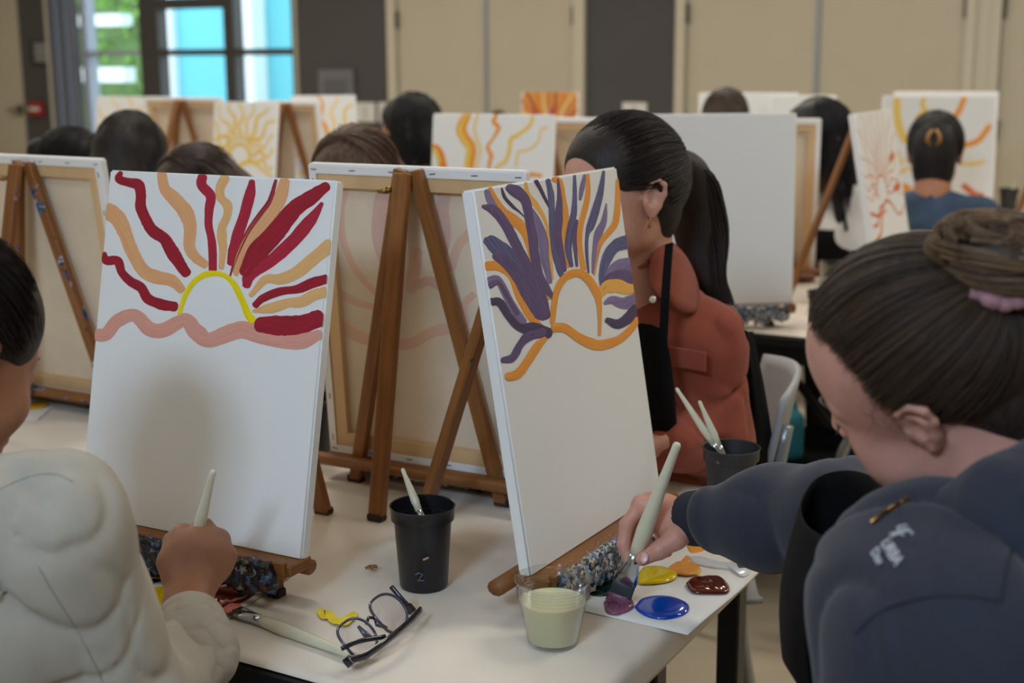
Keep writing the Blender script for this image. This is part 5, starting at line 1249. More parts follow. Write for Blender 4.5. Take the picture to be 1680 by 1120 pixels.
# ---- woman in the navy hoodie (right)
def right_woman():
    s = .96
    T = pose((.381, 1.2217, 1.173), (-.74, .55, -.40), (-.65, -.15, .75)); org = np.array([.50, 1.16, .45])
    nb = aty(1650, 830, 1.20)
    head = head_sdf(T, s, (nb, .060))
    head.e((-.046, .045, -.060), (.024, .033, .026), .02); head.e((0, .050, -.092), (.030, .026, .018), .03)
    at = lambda x, y, Y: aty(x, y, Y)
    W = at(1140, 850, 1.705)
    fing = [[at(1052, 828, 1.722), at(1028, 860, 1.712), at(1023, 893, 1.704), at(1031, 921, 1.697)],
            [at(1064, 824, 1.742), at(1036, 858, 1.738), at(1034, 896, 1.728), at(1046, 920, 1.716)],
            [at(1082, 826, 1.758), at(1058, 862, 1.762), at(1060, 893, 1.752), at(1076, 906, 1.738)],
            [at(1100, 834, 1.768), at(1082, 868, 1.774), at(1086, 890, 1.764), at(1098, 900, 1.750)]]
    th = [at(1122, 862, 1.700), at(1108, 882, 1.682), at(1082, 902, 1.676), at(1054, 917, 1.676)]
    hd = hand_sdf(W, fing, th, (-.2, -.6, .7), 1.04)
    hd.c(W, at(1205, 850, 1.66), .0255, .031, .015); hd.e(at(1100, 858, 1.712), (.024, .022, .026), .012)
    LE = np.array([.275, 1.04, .80]); LWr = np.array([.20, 1.22, .80])
    hl = generic_hand(LWr, (-.2, .9, -.1), (0, 0, 1), -1)
    hl.c(LE, LWr, .036, .027, .01)
    core = SDF(); LSj = at(1600, 1085, 1.0); RSj = np.array([.44, 1.38, .965]); REj = at(1395, 850, 1.50)
    core.c(nb, (.47, 1.16, .92), .055, .10, .03); core.c((.47, 1.16, .92), (.52, 1.17, .55), .10, .12, .04); core.c(LSj, (.47, 1.15, .95), .045, .06, .03); core.c(RSj, (.47, 1.16, .95), .045, .06, .03)
    core.c(LSj, LE, .045, .038, .02); core.chain([RSj, REj, at(1205, 850, 1.66)], [.045, .040, .031], .02)
    body = solid('person', merge(head, core, hd, hl), .011, SK_R, None, org, 1, (), (fbox([T[:3, 3]], .125, .0028), fbox([q for f in fing for q in f]+th+[W], .018, .0023)))
    tag(body, 'woman with a high bun in a navy hoodie and black apron, dipping a brush', 'person')
    nl = MB(); tip = at(1057, 915, 1.6665); B = basis((-.25, -.75, .45), (0, 0, 1))
    rings(nl, [(0, .0058, .0078), (.0008, .0050, .0068), (.0011, .003, .004)], tip-org, B, 14); nl.build('thumb_nail', mat('nail_pink', (214, 170, 160), .25), body, smooth=True)
    # hair
    hs = hairshell(T, s, thick=.0065, high=True)
    hair = solid('hair', hs, .0032, hairmat('hair_brown', (36, 27, 22), (58, 44, 35)), body, org, 2)
    gather = np.array((0, -.098, .070))*s
    p = scalp_paths(T, s, hairline(5200, 3, s, .004, LOOPH), gather, 14, .0098, .004, 5, .0016)
    strands('hair_strands', p, .00036, strandmat('hair_brown_strands', (30, 22, 18), (92, 70, 53)), hair, org, seed=2)
    rng = np.random.default_rng(12); Tm = np.array(T)
    ge = lambda q: Tm[:3, :3]@np.array(q)+Tm[:3, 3]
    fl = []                                                       # fine loose hairs at the temple and nape
    for k in range(24):
        st = np.array((-.073+rng.normal()*.002, .014+rng.normal()*.012, .030+rng.normal()*.014))*s; d = np.array((-.4, rng.normal()*.4, -1)); d = unit(d); L = rng.uniform(.015, .04)
        fl.append([ge(st+d*L*t+np.array((-.004*math.sin(t*4+k), .006*math.sin(t*5+k), 0))) for t in np.linspace(0, 1, 8)])
    strands('loose_hairs', np.array(fl), .00016, strandmat('hair_brown_strands', (34, 25, 20), (86, 66, 50)), hair, org)
    # bun: coiled locks around a core, on the crown
    bs = np.array((.0, -.107, .072))*s; ax = unit((.05, -.55, .83)); bx = np.array((1., 0, 0)); bx = unit(bx-ax*(bx@ax)); by = np.cross(ax, bx); bc = bs+ax*.030
    core = SDF(T); core.e(bc, (.030, .042, .019), .01, np.stack([bx, by, ax], 1)); core.c(bs-ax*.01, bc, .026, .026, .01)
    bun = solid('bun', core, .003, hairmat('hair_bun', (44, 32, 25), (70, 52, 39), .6), body, org, 2)
    locks = []
    for k in range(30):
        ph = rng.uniform(0, 6.28); th0 = rng.uniform(-.5, 1.35); th1 = th0+rng.uniform(-.7, .7); sw = rng.uniform(1.6, 3.4)*(1 if rng.random() < .75 else -1); nn = 30; P = []
        for t in np.linspace(0, 1, nn):
            a_ = ph+t*sw; el_ = th0+(th1-th0)*t+.15*math.sin(t*6+k); lift = 1+.10*math.sin(t*math.pi)+.05*math.sin(k*1.7)
            P.append(bc+(bx*math.cos(a_)*math.cos(el_)*.036+by*math.sin(a_)*math.cos(el_)*.054+ax*math.sin(el_)*.024)*lift)
        locks.append(np.array(P))
    sp = []
    for P in locks:
        wdt = rng.uniform(.007, .012); tg = np.gradient(P, axis=0); tg /= np.linalg.norm(tg, axis=1)[:, None]
        nr = P-bc; nr -= tg*np.sum(nr*tg, 1)[:, None]; nr /= np.linalg.norm(nr, axis=1)[:, None]; bn = np.cross(tg, nr)
        for q in range(110):
            a, rr = rng.random()*6.28, wdt*math.sqrt(rng.random()); tw = np.linspace(0, 1.2, len(P)); e = np.sin(np.linspace(.2, 2.95, len(P)))
            sp.append(P+nr*(rr*.5*np.sin(a+tw)*e)[:, None]+bn*(rr*np.cos(a+tw)*e)[:, None])
    sp = np.array(sp)[:, ::2]; sp = sp@Tm[:3, :3].T+Tm[:3, 3]
    strands('bun_locks', sp, .00042, strandmat('hair_bun_strands', (44, 31, 23), (150, 116, 82), .5), bun, org, seed=3)
    sc = []
    for k, t in enumerate(np.linspace(0, 2*math.pi, 120, endpoint=False)):
        rr = .036+.0016*math.sin(t*13)+.001*math.sin(t*19+1); sc.append(ge(bs+ax*(.006+.0015*math.sin(t*9))+bx*rr*math.cos(t)+by*rr*math.sin(t))-org)
    scr = MB(); scr.tube(sc, [.0075+.0009*math.sin(k*1.3)+.0006*math.sin(k*2.9) for k in range(120)], 10, False, 1, True); scr.build('scrunchie', mat('scrunchie_pink', (160, 116, 122), .75, .15, 120, bump=.3, bscale=160, sheen=.3), bun, smooth=True)
    brow(T, s, body, org, M_DARKH, (-1,)); lashes(T, s, body, org, M_DARKH)
    # hoodie
    sh = np.array([.02, 1, .0]); H = SDF()
    LS = at(1600, 1085, 1.0); RS = np.array([.44, 1.38, .965])
    H.e((.462, 1.17, .88), (.125, .21, .150), .05); H.e((.50, 1.17, .72), (.14, .18, .20), .08); H.e((.53, 1.17, .54), (.15, .18, .12), .06)
    H.c(LS, (.47, 1.14, .975), .066, .072, .05); H.c(RS, (.47, 1.16, .975), .062, .072, .05)
    H.chain([LS, LE, LWr-(LWr-LE)*.12], [.066, .060, .042], .035)
    RE = at(1395, 850, 1.50)
    H.chain([RS, RE, at(1270, 848, 1.615), at(1190, 848, 1.672)], [.062, .062, .060, .048], .035)
    H.e(aty(1550, 990, 1.11), (.115, .13, .10), .10)
    H.post = folds(.0052, 52, (.65, .5, .25), 4, .5)
    Cf = SDF(); Cf.chain([at(1196, 848, 1.668), at(1140, 850, 1.704)], [.040, .0365], .006); Cf.c(at(1150, 850, 1.70), at(1095, 850, 1.735), .0315, .0315, .003, -1)
    hood = solid('hoodie', H, .005, mat('fleece_navy', (42, 46, 60), .9, .08, 90, bump=.12, bscale=500, sheen=.12), body, org, 1)
    solid('cuff', Cf, .003, mat('fleece_navy_rib', (38, 41, 52), .9, .06, 200, bump=.2, bscale=700), hood, org, 1)
    Cl = SDF()
    cpts = [at(1466, 862, 1.26), at(1510, 872, 1.17), at(1575, 862, 1.10), at(1650, 828, 1.06), at(1740, 800, 1.08), at(1790, 790, 1.16), at(1740, 785, 1.26)]
    Cl.chain(cpts, [.014, .020, .027, .034, .040, .038, .030], .03)
    Cl.chain([c+np.array((.01, -.012, -.03)) for c in cpts], [.016, .022, .030, .038, .044, .042, .03], .03)
    Cl.post = folds(.0015, 70, (.3, .8, .2), 9)
    solid('hood_collar', Cl, .005, mat('fleece_navy', (44, 47, 60)), hood, org, 2)
    bpy.context.view_layer.update(); zp_ = np.array([list(v) for v in onto(crom([(1494, 818), (1474, 830), (1452, 844), (1432, 860)], 10), hood, .001)])
    zm = MB()
    for i in range(len(zp_)-1): zm.box((zp_[i]+zp_[i+1])/2, (.0011, .0022, .0008), basis(zp_[i+1]-zp_[i]))
    zm.build('zipper', mat('zip_brass', (176, 140, 80), .3, metal=1), hood)
    # seam lines
    bpy.context.view_layer.update()
    for pth in ([(1403, 1040), (1440, 1006), (1490, 986), (1545, 977), (1600, 979), (1642, 986)], [(1642, 986), (1652, 930), (1666, 880)]):
        q = onto(crom(pth, 10), hood)
        if len(q) > 3: MB().tube(q, .0011, 6).build('seam', mat('fleece_navy_rib', (38, 41, 52)), hood, smooth=True)
    # apron: sheet hung from the neck, standing off the chest
    top = crom([at(1500, 812, 1.20), at(1462, 796, 1.30), at(1400, 772, 1.40), at(1345, 782, 1.42), at(1316, 822, 1.37), at(1322, 858, 1.30), at(1352, 880, 1.25), at(1377, 892, 1.225)], 6)
    bot = crom([at(1520, 1120, 1.25), at(1480, 1130, 1.33), at(1400, 1150, 1.40), at(1330, 1140, 1.42), at(1288, 1080, 1.37), at(1290, 1090, 1.30), at(1300, 1100, 1.24), at(1330, 1120, 1.20)], 6)
    low = [b+np.array((.10, -.02, -.16)) for b in bot]
    vs = []; fs = []; nv = 16
    for i in range(len(top)):
        for j in range(nv+1):
            v = j/nv
            q = top[i]*(1-v)+bot[i]*v+np.array((-.014, .0, 0))*math.sin(v*math.pi)*(.4+.6*(i/len(top)))
            vs.append(q-org)
        vs.append(low[i]-org)
    k = nv+2
    for i in range(len(top)-1):
        for j in range(k-1): fs.append((i*k+j, (i+1)*k+j, (i+1)*k+j+1, i*k+j+1))
    ap = MB().add(vs, fs).build('apron', mat('apron_black', (11, 11, 12), .9, .1, 40, spec=.2), body, smooth=True); q = ap.modifiers.new('t', 'SOLIDIFY'); q.thickness = .0014
    spk = MB()
    for (x, y, Y) in ((1318, 872, 1.31), (1322, 880, 1.302), (1336, 883, 1.285)): spk.box(at(x, y, Y-.012)-org, (.0012, .0008, .0022), basis((.3, .5, .8)))
    spk.build('paint_speck', mat('fleck_white', (200, 200, 205), .6), ap)
    # lettering on the chest
    def text(s_, loc, u, up_, size, parent):
        cu = bpy.data.curves.new('lettering', 'FONT'); cu.body = s_; cu.size = size; cu.extrude = .0004; cu.align_x = 'LEFT'
        t = bpy.data.objects.new('lettering', cu); COL.objects.link(t); bpy.context.view_layer.update()
        me = bpy.data.meshes.new_from_object(t.evaluated_get(bpy.context.evaluated_depsgraph_get())); COL.objects.unlink(t); bpy.data.objects.remove(t)
        u = unit(u); up_ = unit(np.array(up_)-u*(np.array(up_)@u)); n = np.cross(u, up_)
        M = Matrix.Identity(4)
        for i in range(3): M[i][0] = u[i]; M[i][1] = up_[i]; M[i][2] = n[i]; M[i][3] = (loc-org)[i]
        return link('lettering', me, mat('print_white', (206, 208, 214), .7), parent, M)
    for (s_, x0, y0, x1, y1, hpx) in (('UC', 1470, 866, 1480, 881, 13), ('R', 1460, 878, 1464, 884, 12), ('URBA', 1446, 894, 1466, 924, 13), ('Dav', 1431, 908, 1443, 929, 11)):
        q = onto([(x0, y0), (x1, y1), (x0+hpx, y0-hpx*.5)], hood, .002)
        if len(q) == 3:
            q = [np.array(v)+org for v in q]; text(s_, q[0], q[1]-q[0], q[2]-q[0], .0125*hpx/12, hood)
    # jeans and shoes below the frame
    J = SDF()
    for yy, kx in ((1.09, .10), (1.26, .14)):
        J.chain([(.53, yy, .53), (kx, yy+.09, .53), (kx+.06, yy+.12, .10)], [.10, .072, .050], .04)
    solid('trousers', J, .011, mat('jeans_black', (24, 26, 32), .9, .1, 60), body, org, 2)
    Sh = SDF()
    for yy, kx in ((1.21, .16), (1.38, .20)): Sh.e((kx-.05, yy, .045), (.13, .045, .045), .02); Sh.c((kx, yy, .06), (kx, yy, .12), .042, .045, .02)
    solid('shoes', Sh, .009, mat('shoe_dark', (30, 30, 34), .6), body, org, 1)
    chair(.56, 1.17, R(94), 'grey stacking chair under the woman in the navy hoodie')
    return body
RWB = right_woman()

# ---- woman in the linen shirt (left)
def left_woman():
    s = .982; T = pose((-.586, 1.3637, 1.159), (.521, .77, -.3682), (.2042, .3064, .9297)); org = np.array([-.60, 1.18, .45]); at = aty
    nb = np.array([-.612, 1.272, 1.045]); head = head_sdf(T, s, (nb, .056))
    W = at(306, 1000, 1.560)
    fing = [[at(300, 876, 1.628), at(306, 872, 1.662), at(322, 893, 1.672), at(330, 905, 1.652)],
            [at(334, 866, 1.634), at(338, 872, 1.668), at(338, 902, 1.676), at(336, 912, 1.652)],
            [at(360, 884, 1.630), at(358, 892, 1.662), at(350, 918, 1.668), at(342, 922, 1.645)],
            [at(371, 912, 1.618), at(366, 920, 1.646), at(354, 938, 1.650), at(346, 938, 1.632)]]
    th = [at(285, 955, 1.585), at(279, 922, 1.602), at(284, 888, 1.628), at(306, 878, 1.650)]
    hd = hand_sdf(W, fing, th, (-.3, -.8, .5), 1.06)
    hd.e(at(326, 912, 1.610), (.036, .020, .034), .016); hd.c(W, at(318, 1075, 1.47), .0285, .034, .015)
    RS = at(92, 862, 1.275); EL = at(215, 1175, 1.33); LS = RS+np.array((-.34, .10, 0)); C = (RS+LS)/2; LE = LS+np.array((-.06, .10, -.24)); LWr = LS+np.array((.08, .32, -.275))
    core = SDF(); core.c(nb, (C[0], C[1], .90), .052, .09, .03); core.c((C[0], C[1], .90), (C[0]-.02, C[1]-.05, .55), .09, .11, .04)
    for q in (RS, LS): core.c(q, (C[0], C[1], .96), .045, .05, .03)
    core.chain([RS, EL, at(318, 1075, 1.47)], [.045, .038, .034], .02); core.chain([LS, LE, LWr], [.045, .038, .028], .02)
    gh = generic_hand(LWr, (.3, .9, -.1), (0, 0, 1), -1)
    body = solid('person', merge(head, core, hd, gh), .011, SK_L, None, org, 1, (), (fbox([T[:3, 3]], .125, .0030), fbox([q for f in fing for q in f]+th+[W], .018, .0024)))
    tag(body, 'woman in a pale linen shirt at the left edge, painting the red sun', 'person')
    hs = hairshell(T, s, thick=.008); hair = solid('hair', hs, .0035, hairmat('hair_black_brown', (26, 19, 16), (42, 31, 26)), body, org, 2)
    p = scalp_paths(T, s, hairline(3000, 7), (0, -.088, .085), 12, .0115, .004, 8, .0018)
    strands('hair_strands', p, .00045, M_DARKH, hair, org, seed=5)
    kb = SDF(T); kb.e((0, -.115, .095), (.036, .032, .034), .01); solid('hair_knot', kb, .004, hairmat('hair_black_brown', (26, 19, 16), (42, 31, 26)), hair, org, 2)
    brow(T, s, body, org, M_DARKH, (1,)); lashes(T, s, body, org, M_DARKH)
    H = SDF()
    H.e((C[0]-.01, C[1]-.02, .90), (.20, .125, .15), .06, np.array(Matrix.Rotation(R(-16), 3, 'Z'))); H.e((C[0]-.02, C[1]-.05, .68), (.17, .135, .20), .08); H.e((C[0]-.02, C[1]-.06, .52), (.18, .15, .10), .06)
    H.c(RS, nb+np.array((0, -.02, -.02)), .064, .062, .05); H.c(LS, nb+np.array((0, -.02, -.02)), .064, .062, .05)
    H.chain([RS, EL, at(318, 1068, 1.475)], [.066, .060, .046], .035); H.chain([LS, LS+np.array((-.06, .10, -.24)), LS+np.array((.06, .30, -.27))], [.06, .055, .042], .04)
    H.post = folds(.0056, 84, (.80, .25, .45), 17, .5)
    sh = solid('linen_shirt', H, .0045, mat('linen_oat', (180, 174, 162), .9, .10, 16, bump=.25, bscale=700), body, org, 1)
    Cf = SDF(); Cf.chain([at(322, 1072, 1.465), at(312, 1030, 1.520)], [.049, .043], .006); Cf.post = folds(.0016, 150, (.1, .6, .8), 3); Cf.c(at(312, 1040, 1.51), at(303, 985, 1.585), .037, .035, .003, -1)
    solid('rolled_cuff', Cf, .003, mat('linen_oat', (180, 174, 162)), sh, org, 1)
    Cl = SDF(); Cl.chain([nb+np.array((.07, .03, -.015)), nb+np.array((.055, -.055, .015)), nb+np.array((-.03, -.08, .02)), nb+np.array((-.08, -.02, .0))], [.016, .020, .020, .016], .02); solid('collar', Cl, .005, mat('linen_oat', (180, 174, 162)), sh, org, 1)
    # shoulder and sleeve seams, stitched ridges lying on the cloth
    bpy.context.view_layer.update()
    for pth in ([(0, 802), (30, 788), (62, 778), (95, 778), (120, 790)], [(62, 928), (80, 960), (105, 1000), (135, 1050), (165, 1110), (180, 1150)]):
        q = onto(crom(pth, 10), sh, .0003)
        if len(q) > 3: MB().tube(q, .0008, 6).build('seam', mat('linen_seam', (172, 166, 154), .9), sh, smooth=True)
    J = SDF()
    for dx in (-.10, .10): J.chain([(C[0]+dx-.02, C[1]-.05, .52), (C[0]+dx+.10, C[1]+.33, .53), (C[0]+dx+.08, C[1]+.30, .10)], [.10, .072, .05], .04)
    solid('trousers', J, .011, mat('trousers_dark', (40, 42, 50), .9), body, org, 2)
    Sh = SDF()
    for dx in (-.10, .10): Sh.e((C[0]+dx+.10, C[1]+.35, .045), (.05, .13, .045), .02); Sh.c((C[0]+dx+.08, C[1]+.30, .06), (C[0]+dx+.08, C[1]+.30, .12), .042, .045, .02)
    solid('shoes', Sh, .009, mat('shoe_dark', (30, 30, 34), .6), body, org, 1)
    chair(C[0]-.02, C[1]-.06, R(-20), 'grey stacking chair under the woman in the linen shirt')
left_woman()

# ---- woman in the rust jacket (middle)
def mid_woman():
    s = 1.03; T = pose((.186, 2.320, 1.225), (-.84, -.54, .02), (0, .05, 1)); org = np.array([.24, 2.62, .45]); at = aty
    nb = np.array([.225, 2.372, 1.045]); head = head_sdf(T, s, (nb, .054))
    LS = at(1158, 560, 2.30); LE = at(1172, 722, 2.30); LW = at(1085, 728, 2.18)
    hd = generic_hand(LW, unit((-.8, -.3, -.05)), (0, 0, 1), -1); hd.c(LE, LW, .04, .027, .01)
    RSh = LS+np.array((-.21, .30, 0)); RE = RSh+np.array((-.14, -.06, -.25)); RW_ = RE+np.array((-.10, -.22, .0))
    h2 = generic_hand(RW_, (-.3, -.9, -.1), (0, 0, 1), 1); h2.c(RE, RW_, .04, .027, .01)
    C = (LS+RSh)/2; core = SDF(); core.c(nb, (C[0], C[1]+.03, .92), .05, .09, .03); core.c((C[0], C[1]+.03, .92), (C[0]+.05, C[1]+.12, .56), .09, .11, .04)
    core.c(LS, (C[0], C[1]+.03, .95), .042, .06, .03); core.c(RSh, (C[0], C[1]+.03, .95), .042, .06, .03); core.c(LS, LE, .042, .038, .02); core.c(RSh, RE, .042, .038, .02)
    body = solid('person', merge(head, core, hd, h2), .011, SK_M, None, org, 1, (), (fbox([T[:3, 3]], .13, .0038), fbox([LW, LW+np.array((-.12, -.05, -.03))], .05, .005))); tag(body, 'woman with a dark ponytail in a rust-coloured jacket and black apron', 'person')
    hs = hairshell(T, s, thick=.007); hm = hairmat('hair_dark', (24, 17, 15), (40, 29, 24)); hair = solid('hair', hs, .004, hm, body, org, 2)
    g = np.array((0, -.112, .060))*s; p = scalp_paths(T, s, hairline(2600, 9, s), g, 12, .0115, .003, 3, .0016); strands('hair_strands', p, .0005, M_DARKH, hair, org, seed=6)
    rng = np.random.default_rng(5); base = at(1108, 262, 2.42); pt = crom([base, at(1140, 300, 2.45), at(1150, 360, 2.47), at(1158, 430, 2.46), at(1178, 500, 2.44)], 8)
    tail = SDF(); tail.chain(crom([base, at(1132, 300, 2.45), at(1140, 360, 2.47), at(1146, 420, 2.46), at(1166, 480, 2.44)], 3), np.interp(np.linspace(0, 1, 13), [0, .15, .5, .8, 1], [.020, .036, .040, .026, .012]), .015); tl = solid('ponytail', tail, .005, hm, body, org, 2)
    sp = []
    for k in range(900):
        a = rng.random()*6.28; rr = math.sqrt(rng.random()); t = np.linspace(0, 1, len(pt)); w_ = np.interp(t, [0, .12, .45, .8, 1], [.014, .040, .050, .038, .026])*rr
        off = np.stack([np.cos(a+.5*t)*w_, np.sin(a+.5*t)*w_*.8, .004*np.sin(9*t+k)], 1); q = pt+off; q[:, 0] += .006*np.sin(14*t+a)*t; sp.append(q)
    strands('ponytail_strands', np.array(sp)[:, ::2], .0010, M_DARKH, tl, org, seed=7)
    er = MB(); e0 = at(1066, 352, 2.262); er.tube([e0+np.array((.0, .008*math.cos(t), -.010+.011*math.sin(t)))-org for t in np.linspace(0, 6.28, 20, endpoint=False)], .0018, 6, False, 1, True); er.build('hoop_earring', mat('gold', (200, 160, 90), .25, metal=1), body, smooth=True)
    brow(T, s, body, org, M_DARKH); lashes(T, s, body, org, M_DARKH)
    H = SDF(); C = (LS+RSh)/2
    rz = np.array(Matrix.Rotation(math.atan2(-.30, .21), 3, 'Z'))
    H.e((C[0]+.01, C[1]+.03, .93), (.20, .125, .15), .05, rz); H.e((C[0]+.03, C[1]+.08, .72), (.17, .13, .18), .08, rz); H.e((C[0]+.05, C[1]+.12, .55), (.17, .15, .10), .06, rz)
    H.c(LS, nb+np.array((0, .02, -.03)), .060, .062, .05); H.c(RSh, nb+np.array((0, .02, -.03)), .060, .062, .05)
    H.chain([LS, LE, LW-(LW-LE)*.12], [.064, .060, .044], .035); H.chain([RSh, RE, RW_-(RW_-RE)*.12], [.062, .056, .042], .035)
    H.post = folds(.0070, 82, (.5, -.3, .8), 21, .5)
    M_RUST = mat('corduroy_rust', (142, 66, 44), .85, .10, 30, bump=.3, bscale=500, sheen=.1)
    jk = solid('jacket', H, .0055, M_RUST, body, org, 1)
    L = lambda *p: at(*p)
    def leaf(rows, nm, m, par, t=.006):
        vs = [q-org for r in rows for q in r]; w_ = len(rows[0]); fs = [(i*w_+j, i*w_+j+1, (i+1)*w_+j+1, (i+1)*w_+j) for i in range(len(rows)-1) for j in range(w_-1)]
        o = MB().add(vs, fs).build(nm, m, par, smooth=True); q = o.modifiers.new('s', 'SUBSURF'); q.levels = q.render_levels = 2; q = o.modifiers.new('t', 'SOLIDIFY'); q.thickness = t; q.offset = 0; return o
    leaf([[L(1070, 398, 2.325), L(1085, 388, 2.325), L(1108, 402, 2.345), L(1128, 425, 2.39)], [L(1068, 430, 2.27), L(1090, 430, 2.245), L(1122, 448, 2.27), L(1148, 470, 2.33)], [L(1064, 470, 2.23), L(1088, 490, 2.195), L(1118, 512, 2.215), L(1143, 518, 2.26)]], 'collar', M_RUST, jk)
    leaf([[L(1070, 398, 2.325), L(1050, 396, 2.42), L(1000, 400, 2.46)], [L(1066, 440, 2.27), L(1040, 440, 2.30), L(990, 440, 2.36)]], 'collar', M_RUST, jk)
    pk = MB(); pc = L(1124, 588, 2.222); B = np.stack([unit((.62, -.55, .0)), unit((-.55, -.62, .1)), unit((0, .1, 1))], 1)
    pk.box(pc-org, (.042, .0025, .017), B, .002); pk.build('pocket_flap', M_RUST, jk)
    for (x, y, Y) in ((1071, 491, 2.172), (1093, 580, 2.185)): MB().lathe([(0, .003), (.005, .003), (.006, 0)], 14, np.array(at(x, y, Y))-org, basis((-.5, -.85, .1))).build('button', mat('button_pearl', (226, 222, 214), .25, metal=.3), jk, smooth=True)
    # apron bib and neck strap
    M_AP = mat('apron_black', (11, 11, 12), .9)
    st = crom([L(1098, 400, 2.27), L(1094, 450, 2.205), L(1091, 500, 2.178), L(1088, 560, 2.168)], 6)-org
    sb = MB()
    for i in range(len(st)-1): sb.bar(st[i], st[i+1], .014, .003, (-.4, -.9, .2), 0)
    sb.build('apron_strap', M_AP, body)
    g4 = [[L(1000, 530, 2.22), L(1040, 528, 2.19), L(1075, 532, 2.172), L(1095, 545, 2.168)], [L(1000, 620, 2.21), L(1040, 620, 2.18), L(1080, 620, 2.155), L(1105, 630, 2.17)], [L(1000, 700, 2.21), L(1040, 700, 2.18), L(1085, 700, 2.15), L(1110, 700, 2.17)], [L(1000, 760, 2.24), L(1040, 760, 2.21), L(1085, 760, 2.19), L(1110, 760, 2.2)]]
    vs = [q-org for r in g4 for q in r]; fs = [(i*4+j, i*4+j+1, (i+1)*4+j+1, (i+1)*4+j) for i in range(3) for j in range(3)]
    ab = MB().add(vs, fs).build('apron_bib', M_AP, body, smooth=True); q = ab.modifiers.new('s', 'SUBSURF'); q.levels = q.render_levels = 2; q = ab.modifiers.new('t', 'SOLIDIFY'); q.thickness = .002
    J = SDF(); cx, cy = C[0]+.05, C[1]+.13
    fx, fy = -.70, -.71
    for dx in (-.10, .10): J.chain([(cx+dx*.7, cy-dx*.7, .52), (cx+dx*.7+fx*.36, cy-dx*.7+fy*.36, .53), (cx+dx*.7+fx*.34, cy-dx*.7+fy*.34, .1)], [.10, .07, .05], .04)
    solid('trousers', J, .012, mat('jeans_black', (24, 26, 32), .9), body, org, 2)
    Sh = SDF()
    for dx in (-.10, .10): Sh.c((cx+dx*.7+fx*.32, cy-dx*.7+fy*.32, .045), (cx+dx*.7+fx*.5, cy-dx*.7+fy*.5, .04), .045, .04, .02); Sh.c((cx+dx*.7+fx*.34, cy-dx*.7+fy*.34, .06), (cx+dx*.7+fx*.34, cy-dx*.7+fy*.34, .12), .042, .045, .02)
    solid('shoes', Sh, .01, mat('shoe_dark', (30, 30, 34), .6), body, org, 1)
    chair(.275, 2.60, R(84), 'grey stacking chair under the woman in the rust jacket')
mid_woman()
